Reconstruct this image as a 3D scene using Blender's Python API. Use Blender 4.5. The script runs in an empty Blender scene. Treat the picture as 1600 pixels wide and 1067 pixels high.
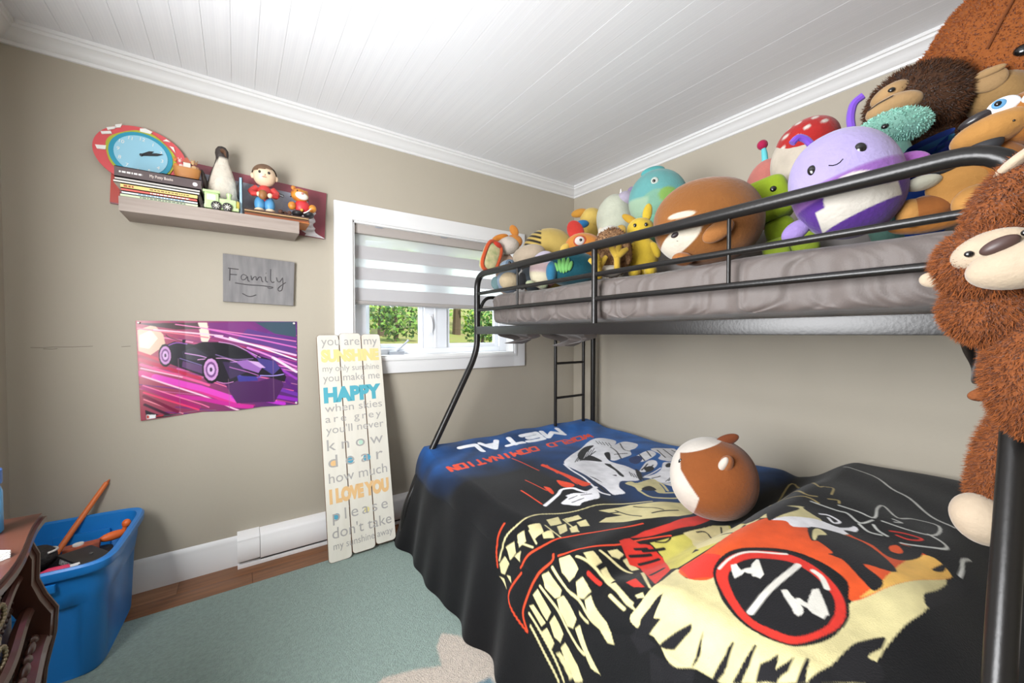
import bpy, bmesh, math, random
import numpy as np
from mathutils import Vector, Matrix
random.seed(7); RNG = np.random.default_rng(7)
S = bpy.context.scene; COL = S.collection
PI = math.pi; rad = math.radians

# ---------------------------------------------------------------- camera, world, lights, exposure
cd = bpy.data.cameras.new('camera'); cam = bpy.data.objects.new('camera', cd); COL.objects.link(cam)
cd.sensor_width = 36; cd.lens = 36 * 611 / 1600; cd.clip_start = .02
cam.location = (0, 0, 1.2); cam.rotation_euler = (rad(90 - 1.17), 0, rad(-35.1)); S.camera = cam
S.view_settings.view_transform = 'Standard'; S.view_settings.look = 'None'
S.view_settings.gamma = 1; S.view_settings.use_curve_mapping = False
S.view_settings.exposure = 0.72
w = bpy.data.worlds.new('world'); S.world = w; w.use_nodes = True
bg = w.node_tree.nodes['Background']; bg.inputs[0].default_value = (.78, .88, 1, 1); bg.inputs[1].default_value = 1.2
def lamp(name, kind, loc, aim, power, color=(1, 1, 1), size=1, size_y=None, spread=None):
    l = bpy.data.lights.new(name, kind); l.energy = power; l.color = color
    o = bpy.data.objects.new(name, l); COL.objects.link(o); o.location = loc
    o.rotation_euler = (Vector(aim) - Vector(loc)).to_track_quat('-Z', 'Y').to_euler()
    if kind == 'AREA':
        l.shape = 'RECTANGLE' if size_y else 'DISK'; l.size = size
        if size_y: l.size_y = size_y
        if spread: l.spread = rad(spread)
    elif kind == 'SUN': l.angle = rad(2)
    else: l.shadow_soft_size = size
    return o
lamp('sun_offscreen', 'SUN', (3, -5, 10), (1.5, 4, 0), 3.8, (1, .95, .85))
lamp('window_sky_offscreen', 'AREA', (1.15, 3.5, 2.95), (1.0, 1.6, .6), 110, (.82, .91, 1), 2.2, 1.2)      # open sky above the window in view
lamp('window_left_offscreen', 'AREA', (-.772, .73, 1.445), (2.0, .73, 1.445), 62, (.96, .98, 1), 1.0, 1.12)     # the pane of the left window: the shadows on the back wall all point away from here

# ---------------------------------------------------------------- helpers
def lin(c):
    return tuple((v / 255 / 12.92) if v / 255 <= .04045 else ((v / 255 + .055) / 1.055) ** 2.4 for v in c[:3])
MATS = {}
def M(key, rgb=(200, 200, 200), rough=.6, metal=0, bump=None, var=None, sheen=0, vcol=False, emit=None, spec=None, coat=0, alpha=None, stretch=None):
    if key in MATS: return MATS[key]
    m = bpy.data.materials.new(key); m.use_nodes = True; MATS[key] = m
    nt = m.node_tree; b = nt.nodes['Principled BSDF']; L = nt.links.new
    b.inputs['Roughness'].default_value = rough; b.inputs['Metallic'].default_value = metal
    b.inputs['Base Color'].default_value = (*lin(rgb), 1)
    if spec is not None: b.inputs['Specular IOR Level'].default_value = spec
    if sheen: b.inputs['Sheen Weight'].default_value = sheen; b.inputs['Sheen Roughness'].default_value = .45
    if coat: b.inputs['Coat Weight'].default_value = coat
    if emit: b.inputs['Emission Color'].default_value = (*lin(rgb), 1); b.inputs['Emission Strength'].default_value = emit
    tc = nt.nodes.new('ShaderNodeTexCoord'); src = tc.outputs['Object']
    if stretch:
        mp = nt.nodes.new('ShaderNodeMapping'); mp.inputs['Scale'].default_value = stretch; L(src, mp.inputs[0]); src = mp.outputs[0]
    col = None
    if vcol:
        a = nt.nodes.new('ShaderNodeAttribute'); a.attribute_name = 'Col'; col = a.outputs['Color']
    if var:   # (scale, dark rgb or factor)
        n = nt.nodes.new('ShaderNodeTexNoise'); n.inputs['Scale'].default_value = var[0]; n.inputs['Detail'].default_value = 6
        L(src, n.inputs['Vector'])
        r = nt.nodes.new('ShaderNodeMapRange'); r.inputs['From Min'].default_value = .3; r.inputs['From Max'].default_value = .7
        L(n.outputs['Fac'], r.inputs['Value'])
        mx = nt.nodes.new('ShaderNodeMix'); mx.data_type = 'RGBA'
        L(r.outputs[0], mx.inputs['Factor'])
        if vcol:
            mx.blend_type = 'MULTIPLY'; L(col, mx.inputs['A']); k = var[1]; mx.inputs['B'].default_value = (k, k, k, 1)
        else:
            mx.inputs['A'].default_value = (*lin(rgb), 1); mx.inputs['B'].default_value = (*lin(var[1]), 1)
        col = mx.outputs['Result']
    if col: L(col, b.inputs['Base Color'])
    if bump:
        n2 = nt.nodes.new('ShaderNodeTexNoise'); n2.inputs['Scale'].default_value = bump[0]; n2.inputs['Detail'].default_value = 4
        L(src, n2.inputs['Vector'])
        bp = nt.nodes.new('ShaderNodeBump'); bp.inputs['Strength'].default_value = bump[1]; bp.inputs['Distance'].default_value = .01
        L(n2.outputs['Fac'], bp.inputs['Height']); L(bp.outputs[0], b.inputs['Normal'])
    return m
def plushm(rgb): # short velvet plush
    k = 'plush_%d_%d_%d' % tuple(rgb); rgb = tuple(v * .86 for v in rgb)
    return M(k, rgb, .9, bump=(90, .25), var=(9, tuple(int(v * .86) for v in rgb)), sheen=.25, spec=.2)
PRE = {}
def link(o, parent=None):
    COL.objects.link(o)
    if parent: o.parent = parent
    return o
def mk(name, V, F, mat, parent=None, smooth=True, col=None):
    me = bpy.data.meshes.new(name)
    if parent in PRE:
        m = np.array(PRE[parent]); V = np.asarray(V, float) @ m[:3, :3].T + m[:3, 3]
    if isinstance(V, np.ndarray): V = V.tolist()
    me.from_pydata(V, [], F)
    if smooth: me.polygons.foreach_set('use_smooth', [True] * len(me.polygons))
    if col is not None: setcol(me, col)
    me.materials.append(mat); me.update()
    return link(bpy.data.objects.new(name, me), parent)
def setcol(me, col):
    col = np.asarray(col, np.float32)
    if col.shape[1] == 3: col = np.hstack([col, np.ones((len(col), 1), np.float32)])
    a = me.color_attributes.new('Col', 'FLOAT_COLOR', 'POINT'); a.data.foreach_set('color', col.ravel())
def gridmesh(name, P, mat, parent=None, col=None, smooth=True):
    """P: (n, m, 3) array of points -> quad grid"""
    n, m = P.shape[:2]; me = bpy.data.meshes.new(name)
    i = np.arange(n * m).reshape(n, m)
    q = np.stack([i[:-1, :-1], i[1:, :-1], i[1:, 1:], i[:-1, 1:]], -1).reshape(-1, 4)
    me.vertices.add(n * m); me.vertices.foreach_set('co', P.reshape(-1).astype(np.float32))
    me.loops.add(q.size); me.loops.foreach_set('vertex_index', q.ravel().astype(np.int32))
    me.polygons.add(len(q)); me.polygons.foreach_set('loop_start', np.arange(0, q.size, 4, dtype=np.int32))
    me.update(calc_edges=True)
    if smooth: me.polygons.foreach_set('use_smooth', np.ones(len(q), bool))
    if col is not None: setcol(me, col.reshape(-1, col.shape[-1]))
    me.materials.append(mat)
    return link(bpy.data.objects.new(name, me), parent)
class B:
    """collects shapes into one mesh"""
    def __init__(s): s.V = []; s.F = []; s.sharp = 40
    def add(s, V, F):
        k = len(s.V); s.V += [tuple(v) for v in V]; s.F += [tuple(i + k for i in f) for f in F]; return s
    def box(s, x0, x1, y0, y1, z0, z1, bev=0, mat=None):
        bm = bmesh.new(); bmesh.ops.create_cube(bm, size=1)
        for v in bm.verts: v.co = Vector(((x0 + x1) / 2 + v.co.x * (x1 - x0), (y0 + y1) / 2 + v.co.y * (y1 - y0), (z0 + z1) / 2 + v.co.z * (z1 - z0)))
        if bev: bmesh.ops.bevel(bm, geom=bm.edges[:], offset=bev, segments=2, affect='EDGES', profile=.7)
        s.sharp = 12
        if mat is not None: bm.transform(mat)
        bm.verts.index_update(); s.add([v.co[:] for v in bm.verts], [[v.index for v in f.verts] for f in bm.faces]); bm.free(); return s
    def tube(s, pts, r, n=10, cap=True, closed=False):
        P = [Vector(p) for p in pts]; N = len(P); R = r if isinstance(r, (list, tuple)) else [r] * N
        V = []; up = None
        for i, p in enumerate(P):
            t = (P[(i + 1) % N] - P[i - 1]) if closed else (P[min(i + 1, N - 1)] - P[max(i - 1, 0)])
            t.normalize()
            if up is None: up = Vector((0, 0, 1)) if abs(t.z) < .9 else Vector((1, 0, 0))
            a = t.cross(up).normalized(); up = a.cross(t).normalized()
            for k in range(n):
                an = 2 * PI * k / n; V.append(p + (a * math.cos(an) + up * math.sin(an)) * R[i])
        F = []
        for i in range(N if closed else N - 1):
            for k in range(n):
                j = (i + 1) % N; F.append((i * n + k, i * n + (k + 1) % n, j * n + (k + 1) % n, j * n + k))
        if cap and not closed: F.append(tuple(range(n - 1, -1, -1))); F.append(tuple(range((N - 1) * n, N * n)))
        return s.add(V, F)
    def lathe(s, prof, c=(0, 0, 0), n=24, axis='z'):
        V = []
        for r, h in prof:
            for k in range(n):
                a = 2 * PI * k / n; x, y = r * math.cos(a), r * math.sin(a)
                V.append((c[0] + x, c[1] + y, c[2] + h) if axis == 'z' else (c[0] + x, c[1] + h, c[2] + y) if axis == 'y' else (c[0] + h, c[1] + x, c[2] + y))
        m = len(prof); F = [(i * n + k, i * n + (k + 1) % n, (i + 1) * n + (k + 1) % n, (i + 1) * n + k) for i in range(m - 1) for k in range(n)]
        F.append(tuple(range(n - 1, -1, -1))); F.append(tuple(range((m - 1) * n, m * n)))
        return s.add(V, F)
    def prism(s, pts, y0, y1, plane='xz'):
        n = len(pts)
        f = (lambda a, b, d: (a, d, b)) if plane == 'xz' else (lambda a, b, d: (a, b, d)) if plane == 'xy' else (lambda a, b, d: (d, a, b))
        V = [f(a, b, y0) for a, b in pts] + [f(a, b, y1) for a, b in pts]
        F = [tuple(range(n)), tuple(range(2 * n - 1, n - 1, -1))] + [(i, i + n, (i + 1) % n + n, (i + 1) % n) for i in range(n)]
        return s.add(V, F)
    def ell(s, c, r, rot=None, seg=(20, 12), e=1.0):
        V, F = ellmesh(c, r, rot, seg, e); return s.add(V.tolist(), F)
    def o(s, name, mat, parent=None, smooth=True): 
        ob = mk(name, s.V, s.F, mat, parent, False)
        bm = bmesh.new(); bm.from_mesh(ob.data); bmesh.ops.recalc_face_normals(bm, faces=bm.faces[:]); bm.to_mesh(ob.data); bm.free()
        if smooth:
            ob.data.polygons.foreach_set('use_smooth', [True] * len(ob.data.polygons))
            ob.data.set_sharp_from_angle(angle=rad(s.sharp))
        return ob
def sgnpow(a, e): return np.sign(a) * np.abs(a) ** e
def rotm(rot): # degrees xyz
    return np.array((Matrix.Rotation(rad(rot[2]), 3, 'Z') @ Matrix.Rotation(rad(rot[1]), 3, 'Y') @ Matrix.Rotation(rad(rot[0]), 3, 'X')))
def ellmesh(c, r, rot=None, seg=(28, 18), e=1.0):
    nu, nv = seg; u = np.arange(nu) * 2 * PI / nu; v = (np.arange(nv + 1) / nv - .5) * PI
    U, Vv = np.meshgrid(u, v)
    X = sgnpow(np.cos(Vv), e) * sgnpow(np.cos(U), e); Y = sgnpow(np.cos(Vv), e) * sgnpow(np.sin(U), e); Z = sgnpow(np.sin(Vv), e)
    P = np.stack([X * r[0], Y * r[1], Z * r[2]], -1).reshape(-1, 3)
    if rot is not None: P = P @ rotm(rot).T
    P = P + np.array(c)
    F = [(j * nu + i, j * nu + (i + 1) % nu, (j + 1) * nu + (i + 1) % nu, (j + 1) * nu + i) for j in range(nv) for i in range(nu)]
    return P, F
def E(root, name, c, r, mat, rot=None, seg=(28, 18), e=1.0, col=None, lump=0):
    """ellipsoid part; col(x, y, z unit coords) -> rgb255 array for printed colour fields"""
    P, F = ellmesh((0, 0, 0), (1, 1, 1), None, seg, e); Q = P.copy()
    if lump:
        k = 1 + lump * (np.sin(P[:, 0] * 4.1 + r[0] * 90) * np.cos(P[:, 2] * 3.7 + r[2] * 50) + .6 * np.sin(P[:, 1] * 5.3 + P[:, 2] * 4.9))
        Q = Q * k[:, None]
    Q = Q * np.array(r)
    if rot is not None: Q = Q @ rotm(rot).T
    Q = Q + np.array(c)
    cc = None
    if col is not None:
        nu, nv = seg; cc = 0
        for da in (-.33, 0, .33):
            for db in (-.33, 0, .33):
                u = (np.arange(nu) + da) * 2 * PI / nu; v = np.clip((np.arange(nv + 1) + db) / nv - .5, -.5, .5) * PI; U, Vv = np.meshgrid(u, v); U = U.ravel(); Vv = Vv.ravel()
                g = np.clip(col(sgnpow(np.cos(Vv), e) * sgnpow(np.cos(U), e), sgnpow(np.cos(Vv), e) * sgnpow(np.sin(U), e), sgnpow(np.sin(Vv), e)), 0, 255) / 255. * .86
                cc = cc + np.where(g <= .04045, g / 12.92, ((g + .055) / 1.055) ** 2.4) / 9
        mat = M('plush_print', rough=.9, bump=(90, .25), sheen=.25, vcol=True, var=(9, .84), spec=.2)
    return mk(name, Q, F, mat, root, True, cc)
def fur(root, name, ells, n, length, rgb, mat=None, width=.0045, down=.5, name_col=.25):
    """tufts on ellipsoids (c, r, rot): one thin blade each"""
    tot = sum(r[0] * r[1] + r[1] * r[2] + r[0] * r[2] for c, r, _ in ells); V = []; Cc = []
    base = np.array(lin(rgb))
    for c, r, rot in ells:
        k = int(n * (r[0] * r[1] + r[1] * r[2] + r[0] * r[2]) / tot)
        d = RNG.normal(size=(k, 3)); d /= np.linalg.norm(d, axis=1)[:, None]
        P = d * np.array(r) * .985; N = d / np.array(r); N /= np.linalg.norm(N, axis=1)[:, None]
        if rot is not None: R_ = rotm(rot); P = P @ R_.T; N = N @ R_.T
        P = P + np.array(c)
        D = N + np.array([0, 0, -down]) + RNG.normal(size=(k, 3)) * .35; D /= np.linalg.norm(D, axis=1)[:, None]
        Wv = np.cross(D, RNG.normal(size=(k, 3))); Wv /= np.linalg.norm(Wv, axis=1)[:, None] + 1e-9
        ln = length * RNG.uniform(.6, 1.25, (k, 1))
        V.append(np.stack([P - Wv * width / 2, P + Wv * width / 2, P + D * ln], 1))
        s = RNG.uniform(1 - name_col, 1 + name_col, (k, 1)); cc = base * s
        Cc.append(np.repeat(cc[:, None], 3, 1))
    V = np.concatenate(V).reshape(-1, 3); Cc = np.concatenate(Cc).reshape(-1, 3)
    F = np.arange(len(V)).reshape(-1, 3).tolist()
    o = mk(name, V, F, M('fur_print', rough=.85, vcol=True, spec=.25, sheen=.2), root, False, Cc); o['kind'] = 'stuff'; return o
def tag(o, label, cat, group=None):
    o['label'] = label; o['category'] = cat
    if group: o['group'] = group
    return o
def struct(o): o['kind'] = 'structure'; return o
def thing(name, label, cat, loc=(0, 0, 0), rz=0, group=None):
    o = bpy.data.objects.new(name, None); COL.objects.link(o); o.location = loc; o.rotation_euler = (0, 0, rz); o.empty_display_size = .05
    return tag(o, label, cat, group)
def plush(name, label, loc, h, roll=0, yaw=0, pitch=0, group='plush toys heaped on the upper bunk', cat='plush toy'):
    """root at the base; parts are given about the centre h above it, x to the right and y away from the room"""
    o = thing(name, label, cat, loc, -math.atan2(loc[0], loc[1]) + rad(yaw), group)
    PRE[o] = Matrix.Translation((0, 0, h)) @ Matrix.Rotation(rad(-roll), 4, 'Y') @ Matrix.Rotation(rad(pitch), 4, 'X')
    return o
def rounded(pts, r, n=6):
    P = [Vector(p) for p in pts]; out = [P[0]]
    for a, b, c in zip(P, P[1:], P[2:]):
        u = (a - b); v = (c - b); k = min(r, u.length * .49, v.length * .49); p = b + u.normalized() * k; q = b + v.normalized() * k
        for i in range(n + 1):
            t = i / n; out.append(p * (1 - t) ** 2 + b * 2 * t * (1 - t) + q * t * t)
    return out + [P[-1]]
def crom(pts, closed, n=4):
    P = np.array(pts, float); N = len(P); out = []
    for i in range(N if closed else N - 1):
        a, b, c, d = (P[(i + k) % N] for k in (-1, 0, 1, 2)) if closed else (P[max(i - 1, 0)], P[i], P[i + 1], P[min(i + 2, N - 1)])
        for k in range(n):
            t = k / n; out.append(.5 * (2 * b + (c - a) * t + (2 * a - 5 * b + 4 * c - d) * t * t + (3 * b - a - 3 * c + d) * t ** 3))
    return np.array(out) if closed else np.array(out + [P[-1]])
def text(body, mat, parent, matrix, size=1, wfit=None, hfit=None, ext=.0006, bold=0, name='lettering', space=1.0, letters=False):
    c = bpy.data.curves.new('t', 'FONT'); c.body = body; c.size = size; c.extrude = 0; c.offset = bold; c.align_x = 'LEFT'; c.resolution_u = 4; c.space_character = space
    o = bpy.data.objects.new('t', c); COL.objects.link(o); bpy.context.view_layer.update()
    me = bpy.data.meshes.new_from_object(o.evaluated_get(bpy.context.evaluated_depsgraph_get()))
    bpy.data.objects.remove(o); bpy.data.curves.remove(c)
    n = len(me.vertices); co = np.empty(n * 3); me.vertices.foreach_get('co', co); co = co.reshape(-1, 3)
    mn, mx = co.min(0), co.max(0); co -= [mn[0], 0, 0]
    if wfit: co[:, 0] *= wfit / (mx[0] - mn[0])
    if hfit: co[:, 1] *= hfit / (mx[1] - mn[1])
    F = [tuple(p.vertices) for p in me.polygons]
    V = [(x, y, ext) for x, y, _ in co]; mm = np.array(matrix); V = np.array(V) @ mm[:3, :3].T + mm[:3, 3]
    bpy.data.meshes.remove(me)
    if letters:   # one object per letter: connected pieces that share a stretch of the line
        lab = list(range(n))
        def find(i):
            while lab[i] != i: lab[i] = lab[lab[i]]; i = lab[i]
            return i
        for f in F:
            for k in f[1:]: lab[find(k)] = find(f[0])
        comp = {}
        for i in range(n): comp.setdefault(find(i), []).append(i)
        grp = []
        for c_ in sorted(comp.values(), key=lambda c_: co[c_, 0].min()):
            a_, b_ = co[c_, 0].min(), co[c_, 0].max()
            if grp and a_ < grp[-1][1] - .3 * min(b_ - a_, grp[-1][1] - grp[-1][0]): grp[-1][2].extend(c_); grp[-1][1] = max(b_, grp[-1][1])
            else: grp.append([a_, b_, list(c_)])
        for _, _, ids in grp:
            mp = {v: k for k, v in enumerate(ids)}; mk('letter', V[ids], [tuple(mp[i] for i in f) for f in F if f[0] in mp], mat, parent, False)
        return
    return mk(name, V, F, mat, parent, False)
def inpoly(X, Y, poly):
    r = np.zeros(X.shape, bool); n = len(poly)
    for i in range(n):
        x1, y1 = poly[i]; x2, y2 = poly[i - 1]
        if y1 == y2: continue
        r ^= ((y1 > Y) != (y2 > Y)) & (X < (x2 - x1) * (Y - y1) / (y2 - y1) + x1)
    return r
def paint(img, U, Vv, shapes, step):
    """img (n,m,3) linear colours; shapes: ('p', rgb, pts) filled or ('s', rgb, width, pts) stroked; soft edges of about one step"""
    for sh in shapes:
        kind, rgb = sh[0], np.array(lin(sh[1])); pts = crom(sh[-1], kind == 'c') if kind in 'cs' and len(sh) < 9 and len(sh[-1]) > 2 and sh[-1][0] != sh[-1][-1] else np.array(sh[-1], float); wd = sh[2] if kind in 'sl' else 0
        lo, hi = pts.min(0) - wd - step, pts.max(0) + wd + step
        i0, i1 = np.searchsorted(U[:, 0], [lo[0], hi[0]]); j0, j1 = np.searchsorted(Vv[0], [lo[1], hi[1]])
        if i1 <= i0 or j1 <= j0: continue
        u = U[i0:i1, j0:j1]; v = Vv[i0:i1, j0:j1]
        if kind in 'pc':
            a = sum(inpoly(u + dx * step, v + dy * step, pts).astype(float) for dx in (-.3, .3) for dy in (-.3, .3)) / 4
        else:
            d = np.full(u.shape, 9.)
            for p, q in zip(pts, pts[1:]):
                e = q - p; L2 = max(e @ e, 1e-9); t = np.clip(((u - p[0]) * e[0] + (v - p[1]) * e[1]) / L2, 0, 1)
                d = np.minimum(d, np.hypot(u - p[0] - t * e[0], v - p[1] - t * e[1]))
            a = np.clip((wd / 2 - d) / step + .5, 0, 1)
        img[i0:i1, j0:j1] = img[i0:i1, j0:j1] * (1 - a[..., None]) + rgb * a[..., None]
    return img
# ---------------------------------------------------------------- the room
D = 2.468; XL = -.766; XR = 2.389; YB = -1.4; H = 2.44
WX0, WX1, WZ0, WZ1 = .565, 1.742, 1.05, 1.872        # window opening
wallm = M('wall_paint', (182, 173, 157), .55, bump=(60, .04), var=(1.2, (178, 169, 153)), spec=.35)
white = M('white_trim', (230, 229, 228), .4, spec=.4)
struct(B().box(XL - .15, WX0, D, D + .16, -.1, 2.6).box(WX1, XR + .15, D, D + .16, -.1, 2.6).box(WX0, WX1, D, D + .16, -.1, WZ0).box(WX0, WX1, D, D + .16, WZ1, 2.6).o('wall_back', wallm, smooth=False))
for k, pts in enumerate(([(-.70, 1.142), (-.66, 1.14), (-.64, 1.143), (-.58, 1.142), (-.52, 1.144)], [(-.665, 1.136), (-.64, 1.134), (-.625, 1.136)], [(-.43, 1.14), (-.4, 1.142)])): B().tube([(x, D, z) for x, z in pts], .0009, 4).o('scuff', M('scuff_mark', (120, 110, 98), .7), bpy.data.objects['wall_back'])
struct(B().box(XR, XR + .15, YB - .15, D, -.1, 2.6).o('wall_right', wallm, smooth=False))
SY0, SY1, SZ0, SZ1 = .12, 1.34, .92, 1.97      # side window behind the left edge of the view
struct(B().box(XL - .15, XL, YB - .15, SY0, -.1, 2.6).box(XL - .15, XL, SY1, D, -.1, 2.6).box(XL - .15, XL, SY0, SY1, -.1, SZ0).box(XL - .15, XL, SY0, SY1, SZ1, 2.6).o('wall_left', wallm, smooth=False))
w2 = struct(link(bpy.data.objects.new('window_2', None))); w2.location = (XL, SY0, SZ0)
for q in ((-.0, 1.22, -.09, .0), (0, 1.22, 1.05, 1.14), (-.09, 0, -.09, 1.14), (1.22, 1.31, -.09, 1.14)): B().box(.0005, .02, q[0], q[1], q[2], q[3], .003).o('casing', white, w2)
for q in ((0, .05, 0, 1.05), (1.17, 1.22, 0, 1.05), (.05, 1.17, 0, .05), (.05, 1.17, 1.0, 1.05), (.59, .63, .05, 1.0)): B().box(-.11, -.05, q[0], q[1], q[2], q[3], .003).o('frame', white, w2)
struct(B().box(XL, XR, YB - .15, YB, -.1, 2.6).o('wall_front', wallm, smooth=False))
ceil = struct(B().box(XL - .15, XR + .15, YB - .15, D + .16, 2.452, 2.62).o('ceiling', white, smooth=False))
plankm = M('ceiling_boards', (238, 238, 240), .4, var=(2.5, (231, 231, 234)), spec=.5, stretch=(70, .5, 1))
pw = .0945; n = 34; me0 = None
for i in range(n):
    x = XL + .003 + i * pw
    if me0 is None or i == n - 1:
        o = B().box(-.0002, min(pw - .0008, XR - x), YB, D, 0, .013, .0007).o('plank', plankm, ceil, False); me0 = me0 or o.data
    else: o = link(bpy.data.objects.new('plank', me0), ceil)
    o.location = (x, 0, H + random.uniform(0, .0005))
fl = struct(B().box(XL, XR, YB, D, -.1, -.006).o('floor', M('subfloor', (96, 66, 44), .7), smooth=False))
wood = [M('floor_wood_a', (158, 106, 66), .38, var=(4, (124, 80, 48)), stretch=(1.2, 14, 1)), M('floor_wood_b', (140, 92, 56), .38, var=(4, (108, 70, 42)), stretch=(1.2, 14, 1)), M('floor_wood_c', (158, 112, 78), .38, var=(4, (124, 84, 56)), stretch=(1.2, 14, 1))]
for r in range(6):
    y1 = D - r * .128; x = XL - random.uniform(0, .5)
    while x < XR:
        ln = random.uniform(.45, .95); a, b = max(x, XL), min(x + ln, XR)
        if b - a > .01: B().box(a + .0006, b - .0006, y1 - .1274, y1, -.006, 0, .0012).o('plank', random.choice(wood), fl)
        x += ln
# crown mouldings and skirting
def extrude_x(prof, x0, x1): # prof (y, z)
    return B().prism(prof, x0, x1, 'yz')
cr = [(0, 2.358), (-.008, 2.36), (-.011, 2.372), (-.02, 2.376), (-.03, 2.392), (-.046, 2.41), (-.052, 2.412), (-.054, 2.424), (-.062, 2.426), (-.062, H), (0, H)]
struct(extrude_x([(D + a, z) for a, z in cr], XL, XR).o('trim_1', white))
struct(B().prism([(XR + a, z) for a, z in cr], YB, D, 'xz').o('trim_2', white))
struct(B().prism([(XL - a, z) for a, z in cr], YB, D, 'xz').o('trim_3', white))
bb = [(0, 0), (-.017, 0), (-.017, .1), (-.014, .108), (-.013, .128), (-.009, .142), (0, .15)]
struct(extrude_x([(D + a, z) for a, z in bb], XL, -.012).o('baseboard_back', white))
struct(B().prism([(XR + a, z) for a, z in bb], YB, D, 'xz').o('baseboard_right', white))
struct(B().prism([(XL - a, z) for a, z in bb], YB, D - .02, 'xz').o('baseboard_left', white))
# electric baseboard heater
h = thing('baseboard_heater', 'white electric baseboard heater along the wall under the window', 'heater', (-.012, D, 0))
hp = [(0, .03), (-.062, .03), (-.066, .04), (-.066, .118), (-.058, .128), (-.058, .14), (-.045, .156), (0, .166)]
hw = M('heater_enamel', (240, 238, 237), .35)
B().prism(hp, .098, 1.0, 'yz').o('casing', hw, h)
B().prism([(a * 1.03, .006 + z * .985) for a, z in hp], 0, .096, 'yz').o('end_cap', hw, h)
B().box(.1, 1.0, -.052, -.004, .018, .03).o('grille', M('heater_dark', (60, 58, 56), .6), h)
B().box(.0, 1.0, -.062, 0, .0, .017, .002).o('foot_rail', hw, h)
# ---------------------------------------------------------------- window
wn = struct(link(bpy.data.objects.new('window_1', None))); wn.location = (WX0, D, WZ0)
def WB(): return B()
vinyl = M('window_vinyl', (236, 238, 243), .35)
ox, oz = -WX0, -WZ0; W_, H_ = WX1 - WX0, WZ1 - WZ0
def wbox(x0, x1, y0, y1, z0, z1, nm, mat=vinyl, bev=.003, par=None): return B().box(x0, x1, y0, y1, z0, z1, bev).o(nm, mat, par or wn)
t = .1
wbox(-t, 0.004, -.022, -.0005, -t, H_ + t, 'casing', white); wbox(W_ - .004, W_ + t, -.022, -.0005, -t, H_ + t, 'casing', white)
wbox(0, W_, -.022, -.0005, H_ - .004, H_ + t, 'casing', white); wbox(0, W_, -.022, -.0005, -t, .004, 'casing', white)
for a in ((-.02, .0), (W_, W_ + .02)): wbox(a[0], a[1], -.03, -.02, -.02, H_ + .02, 'casing_bead', white, .002)
for a in ((-.02, 0), (H_, H_ + .02)): wbox(0, W_, -.03, -.02, a[0], a[1], 'casing_bead', white, .002)
wbox(0, .012, -.02, .16, 0, H_, 'jamb', white, .001); wbox(W_ - .012, W_, -.02, .16, 0, H_, 'jamb', white, .001)
wbox(0, W_, -.02, .16, H_ - .012, H_, 'head', white, .001); wbox(0, W_, -.02, .16, 0, .012, 'window_sill', white, .001)
f0, f1 = .075, .15      # vinyl frame depth
wbox(.012, .1, f0, f1, .012, H_ - .012, 'frame'); wbox(W_ - .075, W_ - .012, f0, f1, .012, H_ - .012, 'frame')
wbox(.1, W_ - .075, f0, f1, H_ - .06, H_ - .012, 'frame'); wbox(.1, W_ - .075, f0, f1, .012, .05, 'frame')
wbox(.49, .655, f0, f1, .05, H_ - .06, 'mullion'); wbox(.562, .576, f0 - .004, f0 + .01, .05, H_ - .06, 'mullion_ridge')
glass = bpy.data.materials.new('window_glass'); glass.use_nodes = True
nt = glass.node_tree; nt.nodes.clear(); oo = nt.nodes.new('ShaderNodeOutputMaterial'); mx = nt.nodes.new('ShaderNodeMixShader'); mx.inputs[0].default_value = .05
tr = nt.nodes.new('ShaderNodeBsdfTransparent'); tr.inputs[0].default_value = (.95, .98, .97, 1); gl = nt.nodes.new('ShaderNodeBsdfGlossy'); gl.inputs['Roughness'].default_value = .02
nt.links.new(tr.outputs[0], mx.inputs[1]); nt.links.new(gl.outputs[0], mx.inputs[2]); nt.links.new(mx.outputs[0], oo.inputs[0])
def sash(x0, x1, ang=0, hinge=None):
    s = link(bpy.data.objects.new('sash', None), wn); hx = x1 if hinge else x0
    s.location = (hx, .11, 0); s.rotation_euler = (0, 0, rad(ang)); a, b = x0 - hx, x1 - hx; z0, z1 = .05, H_ - .062; k = .03
    for q in ((a, a + k, z0, z1), (b - k, b, z0, z1), (a + k, b - k, z0, z0 + k), (a + k, b - k, z1 - k, z1)): wbox(q[0], q[1], -.015, .015, q[2], q[3], 'sash_bar', vinyl, .002, s)
    wbox(a + k, b - k, -.003, .003, z0 + k, z1 - k, 'pane', glass, 0, s)
sash(.112, .488, -13, True); sash(.656, W_ - .077)
lt = B().tube(rounded([(.525, .072, .27), (.527, .052, .255), (.535, .05, .2), (.538, .072, .155)], .02), .007).o('latch', vinyl, wn)
B().box(.515, .548, .066, .077, .14, .285, .003).o('latch_plate', vinyl, wn)
cm = M('crank_grey', (165, 168, 176), .4, .3)
B().box(.235, .33, .03, .075, .012, .035, .006).o('crank_base', cm, wn)
B().tube([(.285, .05, .035), (.3, .045, .05), (.345, .03, .095), (.357, .026, .108)], [.009, .007, .006, .008]).o('crank_handle', cm, wn)
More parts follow.
